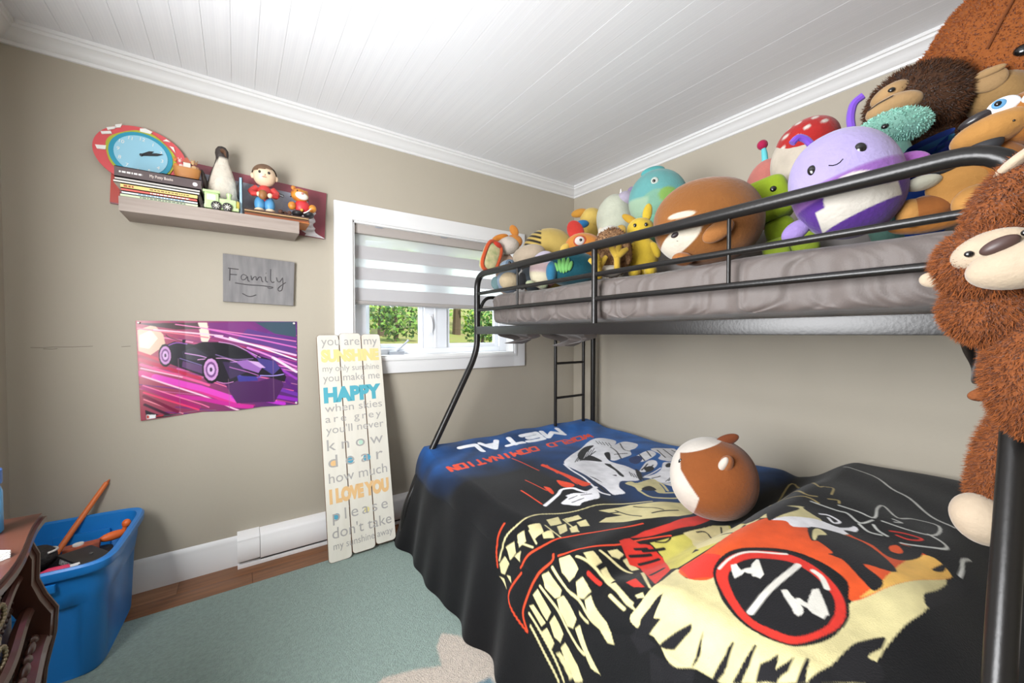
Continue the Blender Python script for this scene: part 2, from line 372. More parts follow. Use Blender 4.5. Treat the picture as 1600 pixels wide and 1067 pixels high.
# zebra roller blind
bl = thing('zebra_blind', 'half-lowered white and sheer striped roller blind in the window', 'blind', (WX0 + .02, D + .035, 1.378))
def trans(key, rgb, tw, tr_=0):
    m = bpy.data.materials.new(key); m.use_nodes = True; nt = m.node_tree; nt.nodes.clear(); L = nt.links.new
    o = nt.nodes.new('ShaderNodeOutputMaterial'); d = nt.nodes.new('ShaderNodeBsdfDiffuse'); t_ = nt.nodes.new('ShaderNodeBsdfTranslucent')
    d.inputs[0].default_value = t_.inputs[0].default_value = (*lin(rgb), 1)
    a = nt.nodes.new('ShaderNodeMixShader'); a.inputs[0].default_value = tw; L(d.outputs[0], a.inputs[1]); L(t_.outputs[0], a.inputs[2])
    if tr_:
        tp = nt.nodes.new('ShaderNodeBsdfTransparent'); b2 = nt.nodes.new('ShaderNodeMixShader'); b2.inputs[0].default_value = tr_
        L(a.outputs[0], b2.inputs[1]); L(tp.outputs[0], b2.inputs[2]); L(b2.outputs[0], o.inputs[0])
    else: L(a.outputs[0], o.inputs[0])
    return m
opq = trans('blind_opaque', (206, 203, 204), .25); she = trans('blind_sheer', (244, 246, 247), .6, .42)
bw = W_ - .036; zb = [0, .03, .102, .152, .23, .28, .361, .435, .488]
B().tube([(0, 0, .012), (bw, 0, .012)], .014, 12).o('bottom_rail', M('blind_rail', (168, 162, 158), .5), bl)
for i, (a, b, k) in enumerate([(.026, .102, 0), (.102, .152, 1), (.152, .23, 0), (.23, .28, 1), (.28, .361, 0), (.361, .43, 1)]):
    B().box(0, bw, -.0012, .0, a, b).o('sheer_band' if k else 'opaque_band', she if k else opq, bl, False)
B().box(-.004, bw + .004, -.03, .03, .428, .492, .012).o('valance', M('blind_valance', (172, 163, 157), .7), bl)
for x in (.12, .56, 1.0): B().box(x, x + .045, -.034, -.02, .474, .49, .004).o('bracket', cm, bl)
# ---------------------------------------------------------------- outdoors
gx = np.linspace(-7, 16, 47); gy = np.linspace(2.9, 26, 60); GX, GY = np.meshgrid(gx, gy, indexing='ij')
def ground(x, y): return np.interp(y, [2.9, 4, 7, 10, 26], [.1, .35, .93, 1.12, 3.0]) + .04 * np.sin(x * 1.7) * np.cos(y * 1.1)
struct(gridmesh('ground', np.stack([GX, GY, ground(GX, GY)], -1), M('lawn', (128, 150, 62), .9, var=(2.4, (150, 128, 88)), bump=(30, .5))))
sl = np.array([[1.6, 5.2], [3.9, 5.2], [3.5, 7.2], [1.9, 7.2]])
pv = B(); pv.prism([tuple(p) for p in sl], .5, .99, 'xy'); tag(pv.o('patio_slab', M('concrete', (225, 224, 222), .8), smooth=False), 'pale concrete slab on the lawn outside the window', 'slab')
def tree(name, label, x, y, hgt, rx, n, cols, tr_h=None, zlow=0, cat='tree', lf=.13):
    z0 = float(ground(x, y)); t = thing(name, label, cat, (x, y, z0 - .03), 0, 'greenery outside the window')
    B().tube([(0, 0, 0), (.05, 0, hgt * .3), (-.03, .05, hgt * .8)], [.13 if hgt > 3 else .04, .1 if hgt > 3 else .03, .03], 8).o('trunk', M('bark', (92, 76, 60), .9, bump=(20, .6)), t)
    d = RNG.normal(size=(n, 3)); d /= np.linalg.norm(d, axis=1)[:, None]; rr = RNG.uniform(.25, 1, (n, 1)) ** .5
    P = d * rr * np.array([rx, rx * .8, (hgt - zlow) / 2]) * (1 + .25 * np.sin(d[:, :1] * 7 + x)) + np.array([0, 0, zlow + (hgt - zlow) / 2 + .05])
    a = RNG.normal(size=(n, 3)); a /= np.linalg.norm(a, axis=1)[:, None]; b = np.cross(a, RNG.normal(size=(n, 3))); b /= np.linalg.norm(b, axis=1)[:, None]
    s = RNG.uniform(.6, 1.3, (n, 1)) * lf
    V = np.stack([P - a * s * .6, P + b * s * .3, P + a * s * .6, P - b * s * .3], 1).reshape(-1, 3)
    cl = np.array([lin(c) for c in cols]); C = cl[RNG.integers(0, len(cl), n)] * RNG.uniform(.75, 1.25, (n, 1))
    o = mk('foliage', V, np.arange(n * 4).reshape(-1, 4).tolist(), M('leaves', rough=.6, vcol=True), t, False, np.repeat(C, 4, 0)); o['kind'] = 'stuff'
lime = [(176, 205, 70), (140, 178, 52), (205, 215, 110), (96, 140, 46)]; deep = [(70, 112, 48), (96, 140, 56), (52, 86, 40), (130, 165, 70)]
for (x, y, hh, rx, n_, c) in [(1.0, 9.5, 4.6, .95, 2200, deep), (3.1, 10.3, 5, .98, 2600, lime), (5.3, 10.4, 5.2, 1.0, 2600, lime), (7.6, 10.2, 5, 1.02, 2600, deep), (9.9, 9.8, 4.6, 1.0, 2200, lime), (2.0, 14.2, 6, 1.75, 2800, lime), (6.3, 14.4, 6.4, 1.8, 2800, lime), (10.6, 14.2, 6, 1.8, 2400, deep)]:
    tree('leafy_tree', {id(deep): 'dark green tree outside the window', id(lime): 'sunlit lime green tree outside the window'}[id(c)], x, y, hh, rx, n_, c, zlow=.3)
for (x, y, hh, rx, n_, c) in [(1.4, 7.7, .75, .5, 700, deep), (2.75, 8.2, .9, .55, 800, deep), (4.5, 7.6, .8, .5, 600, deep), (5.9, 8.5, .7, .55, 700, deep), (1.3, 5.6, .35, .28, 260, deep)]:
    tree('low_shrub', 'low dark green shrub on the lawn outside the window', x, y, hh, rx, n_, c, cat='shrub', lf=.09)
# printed design of the blanket, in metres of cloth (s, t)
BT, BS = 2.36, 2.02
def blanket_surface(s, t):
    """s runs from the wall side over the mattress and down the front, t from the far end to the near end (metres of cloth)"""
    sm = lambda a: np.clip(a, 0, 1) ** 2 * (3 - 2 * np.clip(a, 0, 1))
    y = np.where(t < .1, 2.19, 2.19 - (t - .1)); y = np.maximum(y, .03)
    fdrop = np.clip((.1 - t) / .1, 0, 1); ndrop = np.clip((t - 2.26) / .1, 0, 1)
    x = np.clip(2.35 - s, .9, 3)
    top = .505 + .022 * sm((y - 1.98) / .16) - .012 * np.sin(PI * np.clip((2.2 - y) / 1.5, 0, 1))
    hump = sm((.72 - y) / .2) * sm((y + .02) / .22); hx = .55 + .45 * sm((x - .85) / .5)
    top = top + (.125 * hump) * hx
    top = top + .006 * np.sin(x * 9 + y * 4) * np.sin(y * 7 - x * 3) + .004 * np.sin(x * 19 - y * 13)
    # creases where the cloth sinks before the pillow
    top = top - .02 * np.exp(-((y - .74 - .05 * np.sin(x * 3)) / .045) ** 2) + .012 * np.exp(-((y - .9 - .12 * (x - 1.2)) / .05) ** 2) * sm((1.6 - x) / .4)
    top = top - .055 * np.exp(-(s / .05) ** 2)
    r = .1; s1 = 1.45; al = np.clip((s - s1) / (PI * r / 2), 0, 1) * PI / 2
    fr = np.clip((s - s1 - PI * r / 2) / (BS - s1 - PI * r / 2), 0, 1)
    X = x - r * np.sin(al) - .075 * fr ** .8; Z = top - r * (1 - np.cos(al)); Z = Z * (1 - fr) + .014 * fr
    fold = np.sin(y * 17 + 1.4 * np.sin(y * 5)) * .6 + .4 * np.sin(y * 31 + 2)
    X = X + .028 * fold * fr * (1 - .25 * fr) + .006 * np.sin(al) * np.sin(y * 23)
    # gathered corner at the far front
    cg = sm((y - 1.9) / .3) * np.sin(al); Z = Z - .05 * cg * (1 - fr); X = X + .045 * cg * (1 - fr)
    Z = Z - fdrop * np.minimum(.2, np.maximum(Z - .02, 0)); Y = y + .03 * np.sin(fdrop * PI / 2) * 1.0
    Z = Z - ndrop * .15
    return np.stack([X, Y, np.maximum(Z, .013)], -1)
BLANKET_PRINT = [
('l',(244,242,246),0.036,[(0.492,0.204),(0.5,0.288),(0.568,0.236),(0.64,0.284),(0.628,0.196)]),
('l',(244,242,246),0.036,[(0.816,0.212),(0.672,0.196),(0.68,0.284),(0.82,0.292)]),
('l',(244,242,246),0.036,[(0.672,0.236),(0.788,0.248)]),
('l',(244,242,246),0.036,[(0.86,0.296),(0.976,0.288)]),
('l',(244,242,246),0.036,[(0.924,0.3),(0.908,0.2)]),
('l',(244,242,246),0.036,[(0.996,0.188),(1.064,0.28),(1.124,0.204)]),
('l',(244,242,246),0.036,[(1.028,0.224),(1.092,0.232)]),
('l',(244,242,246),0.036,[(1.164,0.3),(1.164,0.216),(1.272,0.216)]),
('l',(230,74,40),0.017,[(0.388,0.448),(0.368,0.384),(0.404,0.424),(0.396,0.376),(0.44,0.436)]),
('l',(230,74,40),0.017,[(0.424,0.368),(0.484,0.364),(0.516,0.428),(0.456,0.432),(0.424,0.368)]),
('l',(230,74,40),0.017,[(0.508,0.368),(0.54,0.432),(0.62,0.452),(0.6,0.416),(0.524,0.4),(0.584,0.38)]),
('l',(230,74,40),0.017,[(0.644,0.46),(0.608,0.384),(0.672,0.392)]),
('l',(230,74,40),0.017,[(0.692,0.392),(0.728,0.468),(0.768,0.464),(0.768,0.44),(0.756,0.412),(0.736,0.388),(0.692,0.392)]),
('l',(230,74,40),0.017,[(0.844,0.396),(0.872,0.468),(0.916,0.472),(0.92,0.456),(0.912,0.428),(0.892,0.404),(0.844,0.396)]),
('l',(230,74,40),0.017,[(0.924,0.408),(0.98,0.416),(1.0,0.484),(0.944,0.476),(0.924,0.408)]),
('l',(230,74,40),0.017,[(0.996,0.416),(1.016,0.484),(1.028,0.44),(1.06,0.48),(1.04,0.408)]),
('l',(230,74,40),0.017,[(1.076,0.404),(1.096,0.476)]),
('l',(230,74,40),0.017,[(1.112,0.396),(1.128,0.464),(1.16,0.4),(1.172,0.464)]),
('l',(230,74,40),0.017,[(1.18,0.408),(1.212,0.468),(1.228,0.416)]),
('l',(230,74,40),0.017,[(1.196,0.432),(1.22,0.436)]),
('l',(230,74,40),0.017,[(1.252,0.476),(1.3,0.488)]),
('l',(230,74,40),0.017,[(1.276,0.48),(1.272,0.424)]),
('l',(230,74,40),0.017,[(1.332,0.432),(1.336,0.492)]),
('l',(230,74,40),0.017,[(1.364,0.428),(1.4,0.42),(1.408,0.492),(1.372,0.496),(1.364,0.428)]),
('l',(230,74,40),0.017,[(1.412,0.416),(1.424,0.492),(1.448,0.412),(1.456,0.484)]),
('c',(244,242,246),[(0.896,0.716),(0.82,0.672),(0.652,0.588),(0.492,0.5),(0.396,0.484),(0.328,0.532),(0.324,0.596),(0.484,0.7),(0.548,0.732),(0.612,0.764),(0.66,0.828),(0.664,0.892),(0.656,0.94),(0.668,1.004),(0.696,1.068),(0.788,1.12),(0.832,1.1),(0.864,1.076),(0.924,1.116),(0.956,1.176),(0.988,1.168),(1.012,1.152),(0.984,1.08),(0.972,1.016),(0.948,0.94),(0.932,0.852),(0.924,0.776)]),
('c',(244,242,246),[(0.548,0.724),(0.448,0.672),(0.316,0.624),(0.264,0.636),(0.272,0.724),(0.356,0.772),(0.416,0.78),(0.472,0.832),(0.528,0.844),(0.584,0.848),(0.64,0.848),(0.636,0.808)]),
('c',(244,242,246),[(0.544,0.888),(0.42,0.856),(0.336,0.86),(0.356,0.916),(0.428,0.94),(0.524,0.94)]),
('c',(244,242,246),[(0.304,0.844),(0.156,0.888),(0.176,0.944),(0.22,1.056),(0.26,1.092),(0.28,1.04),(0.4,1.052),(0.424,1.016),(0.42,0.976),(0.348,0.94)]),
('c',(244,242,246),[(0.66,1.028),(0.5,0.956),(0.456,0.98),(0.508,1.028),(0.612,1.056),(0.664,1.044)]),
('c',(244,242,246),[(0.732,1.1),(0.636,1.1),(0.548,1.08),(0.456,1.032),(0.412,1.06),(0.284,1.092),(0.404,1.168),(0.54,1.22),(0.616,1.24),(0.712,1.196),(0.716,1.172),(0.712,1.128)]),
('c',(24,23,26),[(0.724,0.648),(0.58,0.56),(0.516,0.58),(0.628,0.632),(0.752,0.72),(0.788,0.724)]),
('c',(24,23,26),[(0.864,0.768),(0.788,0.74),(0.732,0.764),(0.696,0.808),(0.676,0.76),(0.676,0.696),(0.752,0.72)]),
('c',(24,23,26),[(0.592,0.732),(0.56,0.744),(0.644,0.824),(0.644,0.8)]),
('c',(24,23,26),[(0.712,0.84),(0.696,0.884),(0.728,0.964),(0.8,1.044),(0.8,1.016),(0.752,0.944)]),
('c',(24,23,26),[(0.82,0.988),(0.804,1.0),(0.82,1.012)]),
('c',(24,23,26),[(0.964,0.996),(0.988,1.06),(1.028,1.144),(1.012,1.088)]),
('c',(24,23,26),[(0.936,0.944),(0.932,0.98),(0.948,1.036)]),
('c',(24,23,26),[(0.652,0.996),(0.68,1.056),(0.776,1.128),(0.768,1.104)]),
('c',(24,23,26),[(0.48,1.06),(0.436,1.056),(0.476,1.1),(0.512,1.088)]),
('c',(24,23,26),[(0.596,1.008),(0.54,1.012),(0.568,1.052),(0.632,1.06)]),
('s',(24,23,26),0.008,[(0.476,0.68),(0.512,0.756),(0.584,0.848)]),
('s',(24,23,26),0.008,[(0.34,0.64),(0.436,0.748),(0.428,0.796)]),
('s',(24,23,26),0.008,[(0.564,0.784),(0.48,0.808)]),
('s',(24,23,26),0.008,[(0.436,0.86),(0.496,0.94)]),
('s',(24,23,26),0.008,[(0.36,0.856),(0.42,0.928)]),
('s',(24,23,26),0.008,[(0.292,0.88),(0.372,0.988)]),
('s',(24,23,26),0.008,[(0.232,0.88),(0.308,0.992)]),
('s',(24,23,26),0.008,[(0.192,0.912),(0.24,1.016)]),
('s',(24,23,26),0.008,[(0.636,1.024),(0.524,0.98)]),
('s',(24,23,26),0.008,[(0.644,1.056),(0.52,1.012)]),
('s',(24,23,26),0.008,[(0.64,1.136),(0.7,1.132)]),
('s',(24,23,26),0.008,[(0.716,0.676),(0.588,0.612)]),
('s',(24,23,26),0.008,[(0.72,0.712),(0.596,0.668)]),
('s',(24,23,26),0.005,[(0.844,0.748),(0.764,0.692)]),
('s',(24,23,26),0.005,[(0.824,0.744),(0.728,0.676)]),
('s',(24,23,26),0.005,[(0.796,0.736),(0.692,0.664)]),
('s',(24,23,26),0.005,[(0.776,0.732),(0.656,0.648)]),
('s',(24,23,26),0.005,[(0.748,0.724),(0.62,0.636)]),
('s',(24,23,26),0.005,[(0.728,0.72),(0.588,0.628)]),
('s',(24,23,26),0.005,[(0.704,0.716),(0.56,0.624)]),
('s',(24,23,26),0.005,[(0.72,1.012),(0.768,1.064)]),
('s',(24,23,26),0.005,[(0.728,1.032),(0.768,1.08)]),
('s',(24,23,26),0.005,[(0.724,1.044),(0.764,1.092)]),
('s',(24,23,26),0.005,[(0.724,1.06),(0.768,1.108)]),
('s',(24,23,26),0.005,[(0.724,1.076),(0.764,1.12)]),
('s',(24,23,26),0.005,[(0.724,1.088),(0.768,1.136)]),
('s',(24,23,26),0.005,[(0.684,1.196),(0.608,1.18)]),
('s',(24,23,26),0.005,[(0.668,1.2),(0.592,1.184)]),
('s',(24,23,26),0.005,[(0.652,1.208),(0.576,1.192)]),
('s',(24,23,26),0.005,[(0.64,1.216),(0.556,1.196)]),
('s',(24,23,26),0.005,[(0.62,1.22),(0.536,1.2)]),
('s',(24,23,26),0.005,[(0.608,1.228),(0.508,1.2)]),
('s',(24,23,26),0.005,[(0.436,0.52),(0.476,0.584)]),
('s',(24,23,26),0.005,[(0.432,0.544),(0.472,0.608)]),
('s',(24,23,26),0.005,[(0.424,0.564),(0.472,0.632)]),
('s',(24,23,26),0.005,[(0.416,0.584),(0.464,0.652)]),
('s',(24,23,26),0.005,[(0.408,0.604),(0.46,0.672)]),
('c',(244,242,246),[(0.692,0.864),(0.692,0.92),(0.732,1.008),(0.78,1.072),(0.792,1.044),(0.748,0.968)]),
('c',(40,60,110),[(0.544,0.872),(0.46,0.864),(0.476,0.912),(0.568,0.948),(0.588,0.92)]),
('s',(244,242,246),0.008,[(0.708,1.096),(0.608,1.08),(0.536,1.068)]),
('s',(244,242,246),0.012,[(0.916,0.74),(0.952,0.836),(0.98,0.944),(1.016,1.032),(1.044,1.108),(1.028,1.148)]),
('c',(230,74,40),[(1.02,0.668),(0.992,0.668),(1.008,0.856),(1.02,0.972),(1.012,1.024),(1.064,1.028),(1.056,0.96),(1.024,0.812),(1.016,0.712)]),
('c',(230,74,40),[(1.096,0.88),(1.084,0.916),(1.08,0.984),(1.112,0.996),(1.128,0.952)]),
('c',(230,74,40),[(1.196,0.904),(1.18,0.928),(1.2,0.98),(1.216,0.98)]),
('c',(230,74,40),[(1.028,0.884),(1.068,0.996),(1.06,0.948)]),
('s',(230,74,40),0.006,[(1.092,0.5),(1.072,0.716)]),
('s',(230,74,40),0.008,[(1.32,0.896),(1.32,1.04)]),
('s',(230,74,40),0.006,[(1.224,0.8),(1.212,0.944)]),
('s',(230,74,40),0.006,[(0.988,0.68),(1.028,0.812)]),
('s',(244,242,246),0.016,[(1.316,1.056),(1.244,1.024),(1.196,1.004),(1.152,0.98),(1.112,1.008),(1.108,1.044),(1.092,1.08),(1.02,1.064)]),
('c',(244,242,246),[(1.244,1.076),(1.188,1.056),(1.184,1.04),(1.144,1.048),(1.1,1.088),(1.036,1.076),(1.084,1.144),(1.132,1.144),(1.18,1.136),(1.208,1.144),(1.232,1.108)]),
('s',(24,23,26),0.006,[(1.196,1.072),(1.152,1.076)]),
('s',(24,23,26),0.006,[(1.208,1.104),(1.148,1.112)]),
('s',(24,23,26),0.006,[(1.136,1.084),(1.092,1.104)]),
('c',(214,202,150),[(0.872,1.108),(0.832,1.112),(0.824,1.14),(0.704,1.14),(0.74,1.204),(0.796,1.268),(0.836,1.26),(0.82,1.216),(0.832,1.192),(0.9,1.208),(0.876,1.164)]),
('c',(24,23,26),[(0.868,1.196),(0.812,1.188),(0.8,1.208),(0.816,1.236),(0.86,1.224)]),
('s',(214,202,150),0.012,[(0.896,1.212),(0.904,1.28),(0.808,1.332),(0.768,1.332),(0.76,1.296),(0.816,1.268)]),
('s',(214,202,150),0.012,[(0.72,1.14),(0.724,1.2),(0.772,1.264)]),
('c',(215,210,205),[(0.716,1.2),(0.676,1.224),(0.636,1.252),(0.704,1.292),(0.712,1.252)]),
('p',(214,202,150),[(1.184,1.228),(1.036,1.264),(0.976,1.3),(0.88,1.348),(0.824,1.38),(0.824,1.42),(0.9,1.456),(0.984,1.448),(1.092,1.408),(1.184,1.364),(1.26,1.3),(1.208,1.288),(1.136,1.308)]),
('s',(24,23,26),0.008,[(1.124,1.264),(1.108,1.372)]),
('s',(24,23,26),0.008,[(1.036,1.284),(0.992,1.388)]),
('s',(24,23,26),0.008,[(1.188,1.26),(1.124,1.28)]),
('s',(24,23,26),0.008,[(1.056,1.384),(0.928,1.412)]),
('s',(214,202,150),0.007,[(1.656,1.08),(1.568,1.092),(1.496,1.116),(1.38,1.112),(1.24,1.172),(1.12,1.2),(0.944,1.304)]),
('s',(230,74,40),0.006,[(1.684,1.076),(1.616,1.056),(1.524,1.056)]),
('s',(230,74,40),0.007,[(1.616,1.212),(1.56,1.24),(1.496,1.284),(1.38,1.316),(1.268,1.384),(1.152,1.412)]),
('p',(214,202,150),[(1.668,1.084),(1.628,1.108),(1.64,1.14),(1.688,1.124),(1.696,1.1)]),
('p',(214,202,150),[(1.596,1.104),(1.56,1.144),(1.588,1.168),(1.628,1.14)]),
('p',(214,202,150),[(1.536,1.144),(1.508,1.16),(1.532,1.2),(1.564,1.18)]),
('p',(214,202,150),[(1.484,1.156),(1.44,1.176),(1.468,1.232),(1.512,1.228)]),
('p',(214,202,150),[(1.476,1.232),(1.436,1.236),(1.464,1.284),(1.488,1.256)]),
('p',(214,202,150),[(1.396,1.16),(1.336,1.16),(1.364,1.212),(1.416,1.208)]),
('p',(214,202,150),[(1.396,1.22),(1.352,1.22),(1.388,1.268),(1.432,1.276)]),
('p',(214,202,150),[(1.328,1.184),(1.268,1.2),(1.28,1.232),(1.34,1.216)]),
('p',(214,202,150),[(1.368,1.256),(1.332,1.256),(1.364,1.3),(1.388,1.288)]),
('p',(214,202,150),[(1.316,1.24),(1.276,1.248),(1.304,1.296),(1.332,1.276)]),
('p',(214,202,150),[(1.604,1.16),(1.568,1.196),(1.604,1.2)]),
('p',(214,202,150),[(1.712,1.092),(1.704,1.124),(1.724,1.156)]),
('p',(214,202,150),[(1.684,1.136),(1.672,1.164),(1.688,1.18)]),
('s',(214,202,150),0.006,[(1.552,1.164),(1.532,1.244)]),
('s',(214,202,150),0.006,[(1.496,1.18),(1.516,1.248)]),
('s',(214,202,150),0.006,[(1.432,1.196),(1.444,1.292)]),
('s',(214,202,150),0.006,[(1.336,1.188),(1.364,1.3)]),
('p',(214,52,40),[(1.268,1.448),(1.184,1.444),(1.068,1.468),(0.972,1.468),(0.864,1.48),(0.864,1.524),(1.004,1.524),(1.116,1.5),(1.2,1.472)]),
('s',(230,74,40),0.007,[(1.512,1.352),(1.472,1.388),(1.352,1.452),(1.232,1.472),(1.14,1.516)]),
('s',(230,74,40),0.007,[(1.516,1.332),(1.54,1.34),(1.608,1.296),(1.708,1.268),(1.748,1.268),(1.784,1.292)]),
('s',(230,74,40),0.007,[(1.628,1.224),(1.708,1.18),(1.744,1.184),(1.768,1.24),(1.788,1.292)]),
('p',(214,202,150),[(1.52,1.36),(1.496,1.388),(1.52,1.448),(1.544,1.448),(1.568,1.436),(1.556,1.396)]),
('p',(214,202,150),[(1.552,1.46),(1.524,1.472),(1.528,1.512),(1.56,1.5),(1.576,1.48)]),
('p',(214,202,150),[(1.56,1.504),(1.536,1.516),(1.584,1.592),(1.632,1.624),(1.632,1.604),(1.6,1.564),(1.58,1.524)]),
('p',(214,202,150),[(1.588,1.32),(1.568,1.344),(1.604,1.408),(1.624,1.408),(1.636,1.388),(1.62,1.34)]),
('p',(214,202,150),[(1.636,1.396),(1.616,1.42),(1.628,1.488),(1.664,1.48),(1.68,1.456),(1.664,1.416)]),
('p',(214,202,150),[(1.656,1.488),(1.628,1.504),(1.672,1.552),(1.712,1.6),(1.708,1.568),(1.68,1.536)]),
('p',(214,202,150),[(1.664,1.296),(1.636,1.312),(1.68,1.38),(1.712,1.368),(1.7,1.344)]),
('p',(214,202,150),[(1.712,1.38),(1.684,1.396),(1.712,1.444),(1.744,1.436),(1.744,1.408)]),
('p',(214,202,150),[(1.756,1.44),(1.728,1.456),(1.732,1.52),(1.752,1.548),(1.78,1.516),(1.776,1.468)]),
('p',(214,202,150),[(1.468,1.424),(1.436,1.436),(1.444,1.48),(1.476,1.48),(1.484,1.464)]),
('p',(214,202,150),[(1.468,1.496),(1.444,1.496),(1.464,1.548),(1.48,1.544),(1.476,1.528)]),
('p',(214,202,150),[(1.48,1.548),(1.472,1.556),(1.512,1.628),(1.548,1.672),(1.532,1.632)]),
('p',(214,202,150),[(1.396,1.46),(1.36,1.468),(1.356,1.492),(1.384,1.496),(1.4,1.48)]),
('p',(214,202,150),[(1.376,1.504),(1.352,1.504),(1.356,1.552),(1.384,1.544)]),
('p',(214,202,150),[(1.38,1.572),(1.368,1.576),(1.48,1.68),(1.472,1.664)]),
('p',(214,202,150),[(1.704,1.288),(1.692,1.304),(1.72,1.364),(1.74,1.348)]),
('p',(214,202,150),[(1.756,1.352),(1.732,1.372),(1.76,1.412),(1.788,1.4)]),
('p',(214,202,150),[(1.784,1.424),(1.768,1.44),(1.78,1.504),(1.8,1.492)]),
('s',(214,202,150),0.009,[(1.552,1.352),(1.592,1.432),(1.576,1.5),(1.608,1.588)]),
('s',(214,202,150),0.009,[(1.624,1.32),(1.656,1.392),(1.688,1.46),(1.684,1.536)]),
('s',(214,202,150),0.009,[(1.492,1.416),(1.476,1.52),(1.528,1.648)]),
('s',(214,202,150),0.009,[(1.728,1.292),(1.776,1.38),(1.828,1.468)]),
('s',(214,202,150),0.009,[(1.764,1.304),(1.808,1.372),(1.848,1.448)]),
('s',(214,202,150),0.009,[(1.516,1.572),(1.544,1.632)]),
('s',(214,202,150),0.009,[(1.416,1.448),(1.408,1.5),(1.396,1.552)]),
('s',(214,202,150),0.009,[(1.604,1.496),(1.6,1.528)]),
('s',(214,52,40),0.012,[(1.504,1.48),(1.496,1.52)]),
('p',(214,52,40),[(1.464,1.588),(1.428,1.592),(1.472,1.652),(1.476,1.62)]),
('p',(214,202,150),[(1.504,1.644),(1.492,1.66),(1.508,1.676),(1.512,1.656)]),
('p',(200,190,95),[(1.228,1.496),(1.192,1.508),(1.156,1.52),(1.096,1.536),(1.024,1.544),(0.972,1.544),(0.924,1.548),(0.864,1.58),(1.084,1.736),(1.144,1.728),(1.192,1.716),(1.22,1.712),(1.244,1.704),(1.284,1.68),(1.332,1.66),(1.332,1.648),(1.34,1.64),(1.272,1.584),(1.24,1.552),(1.232,1.524)]),
('p',(214,202,150),[(1.092,1.532),(1.012,1.54),(0.928,1.548),(0.868,1.576),(1.064,1.716),(1.044,1.732),(1.012,1.744),(1.084,1.74),(1.152,1.736),(1.188,1.728),(1.212,1.712),(1.216,1.684),(1.216,1.652),(1.136,1.6),(1.092,1.564),(1.092,1.548)]),
('p',(214,52,40),[(1.32,1.444),(1.296,1.444),(1.272,1.448),(1.268,1.464),(1.264,1.484),(1.248,1.492),(1.236,1.504),(1.24,1.528),(1.244,1.556),(1.28,1.592),(1.34,1.644),(1.396,1.656),(1.452,1.672),(1.396,1.608),(1.348,1.548),(1.356,1.536),(1.368,1.524),(1.348,1.488)]),
('s',(24,23,26),0.011,[(1.34,1.504),(1.268,1.528)]),
('s',(24,23,26),0.011,[(1.336,1.536),(1.26,1.552)]),
('s',(24,23,26),0.011,[(1.28,1.508),(1.208,1.536)]),
('s',(24,23,26),0.011,[(1.388,1.612),(1.324,1.612)]),
('s',(24,23,26),0.011,[(1.3,1.492),(1.26,1.508)]),
('s',(24,23,26),0.006,[(1.208,1.504),(1.18,1.524),(1.148,1.52),(1.184,1.5)]),
('s',(24,23,26),0.006,[(1.032,1.548),(0.992,1.568),(1.08,1.664),(0.904,1.568)]),
('s',(24,23,26),0.008,[(1.136,1.688),(1.14,1.732),(1.072,1.724)]),
('p',(24,23,26),[(1.244,1.652),(1.228,1.648),(1.212,1.644),(1.22,1.656),(1.236,1.672),(1.236,1.66)]),
('c',(214,202,150),[(1.524,1.672),(1.448,1.676),(1.34,1.664),(1.4,1.728),(1.36,1.776),(1.42,1.828),(1.452,1.88),(1.468,1.936),(1.448,1.988),(1.384,2.024),(1.296,2.032),(1.236,2.024),(1.12,2.076),(0.972,2.132),(1.152,2.128),(1.244,2.108),(1.324,2.096),(1.388,2.092),(1.448,2.088),(1.54,1.984),(1.572,1.932),(1.596,1.892),(1.596,1.844),(1.62,1.788),(1.592,1.736),(1.588,1.692),(1.564,1.656)]),
('c',(222,84,34),[(1.34,1.672),(1.236,1.712),(1.072,1.732),(0.976,1.788),(0.988,1.868),(0.96,1.916),(0.892,1.956),(0.872,2.04),(0.9,2.088),(0.936,2.128),(0.972,2.132),(1.12,2.076),(1.24,2.024),(1.18,2.0),(1.14,1.936),(1.14,1.86),(1.204,1.796),(1.292,1.768),(1.368,1.78),(1.4,1.736)]),
('p',(214,52,40),[(1.34,1.672),(1.272,1.704),(1.28,1.756),(1.364,1.78),(1.4,1.736)]),
('c',(232,180,90),[(0.952,2.064),(0.9,2.092),(0.932,2.132),(0.972,2.132),(1.12,2.076),(1.22,2.032),(1.124,2.052)]),
('c',(214,202,150),[(1.008,1.74),(0.872,1.764),(0.824,1.816),(0.936,1.9),(0.908,1.936),(0.96,1.916),(0.976,1.876),(0.98,1.816),(0.988,1.78)]),
('c',(244,242,246),[(1.012,1.772),(0.96,1.792),(0.916,1.824),(0.888,1.856),(0.888,1.908),(0.844,1.928),(0.868,1.944),(0.94,1.924),(0.96,1.876),(1.008,1.832),(0.988,1.804)]),
('c',(24,23,26),[(0.988,1.86),(0.956,1.872),(0.932,1.928),(0.952,1.992),(1.064,2.064),(1.088,2.008),(1.132,2.052),(1.18,2.048),(1.156,2.02),(1.124,1.992),(1.1,1.968),(1.096,1.94),(1.08,1.944),(1.048,1.904),(1.052,1.888)]),
('c',(24,23,26),[(0.896,1.92),(0.876,1.956),(0.864,2.0),(0.876,2.044),(0.88,2.076),(0.924,2.08),(0.976,2.056),(0.98,2.028),(0.936,1.992),(0.92,1.948)]),
('c',(24,23,26),[(0.96,2.108),(0.924,2.116),(0.9,2.124),(0.948,2.124),(0.968,2.112)]),
('c',(24,23,26),[(0.908,1.724),(0.872,1.764),(0.856,1.796),(0.964,1.78),(1.02,1.768)]),
('c',(24,23,26),[(0.832,1.796),(0.8,1.828),(0.8,1.884),(0.828,1.928),(0.876,1.916),(0.88,1.872),(0.864,1.836)]),
('c',(222,84,34),[(0.908,2.02),(0.888,2.032),(0.916,2.048),(0.936,2.044),(0.936,2.028)]),
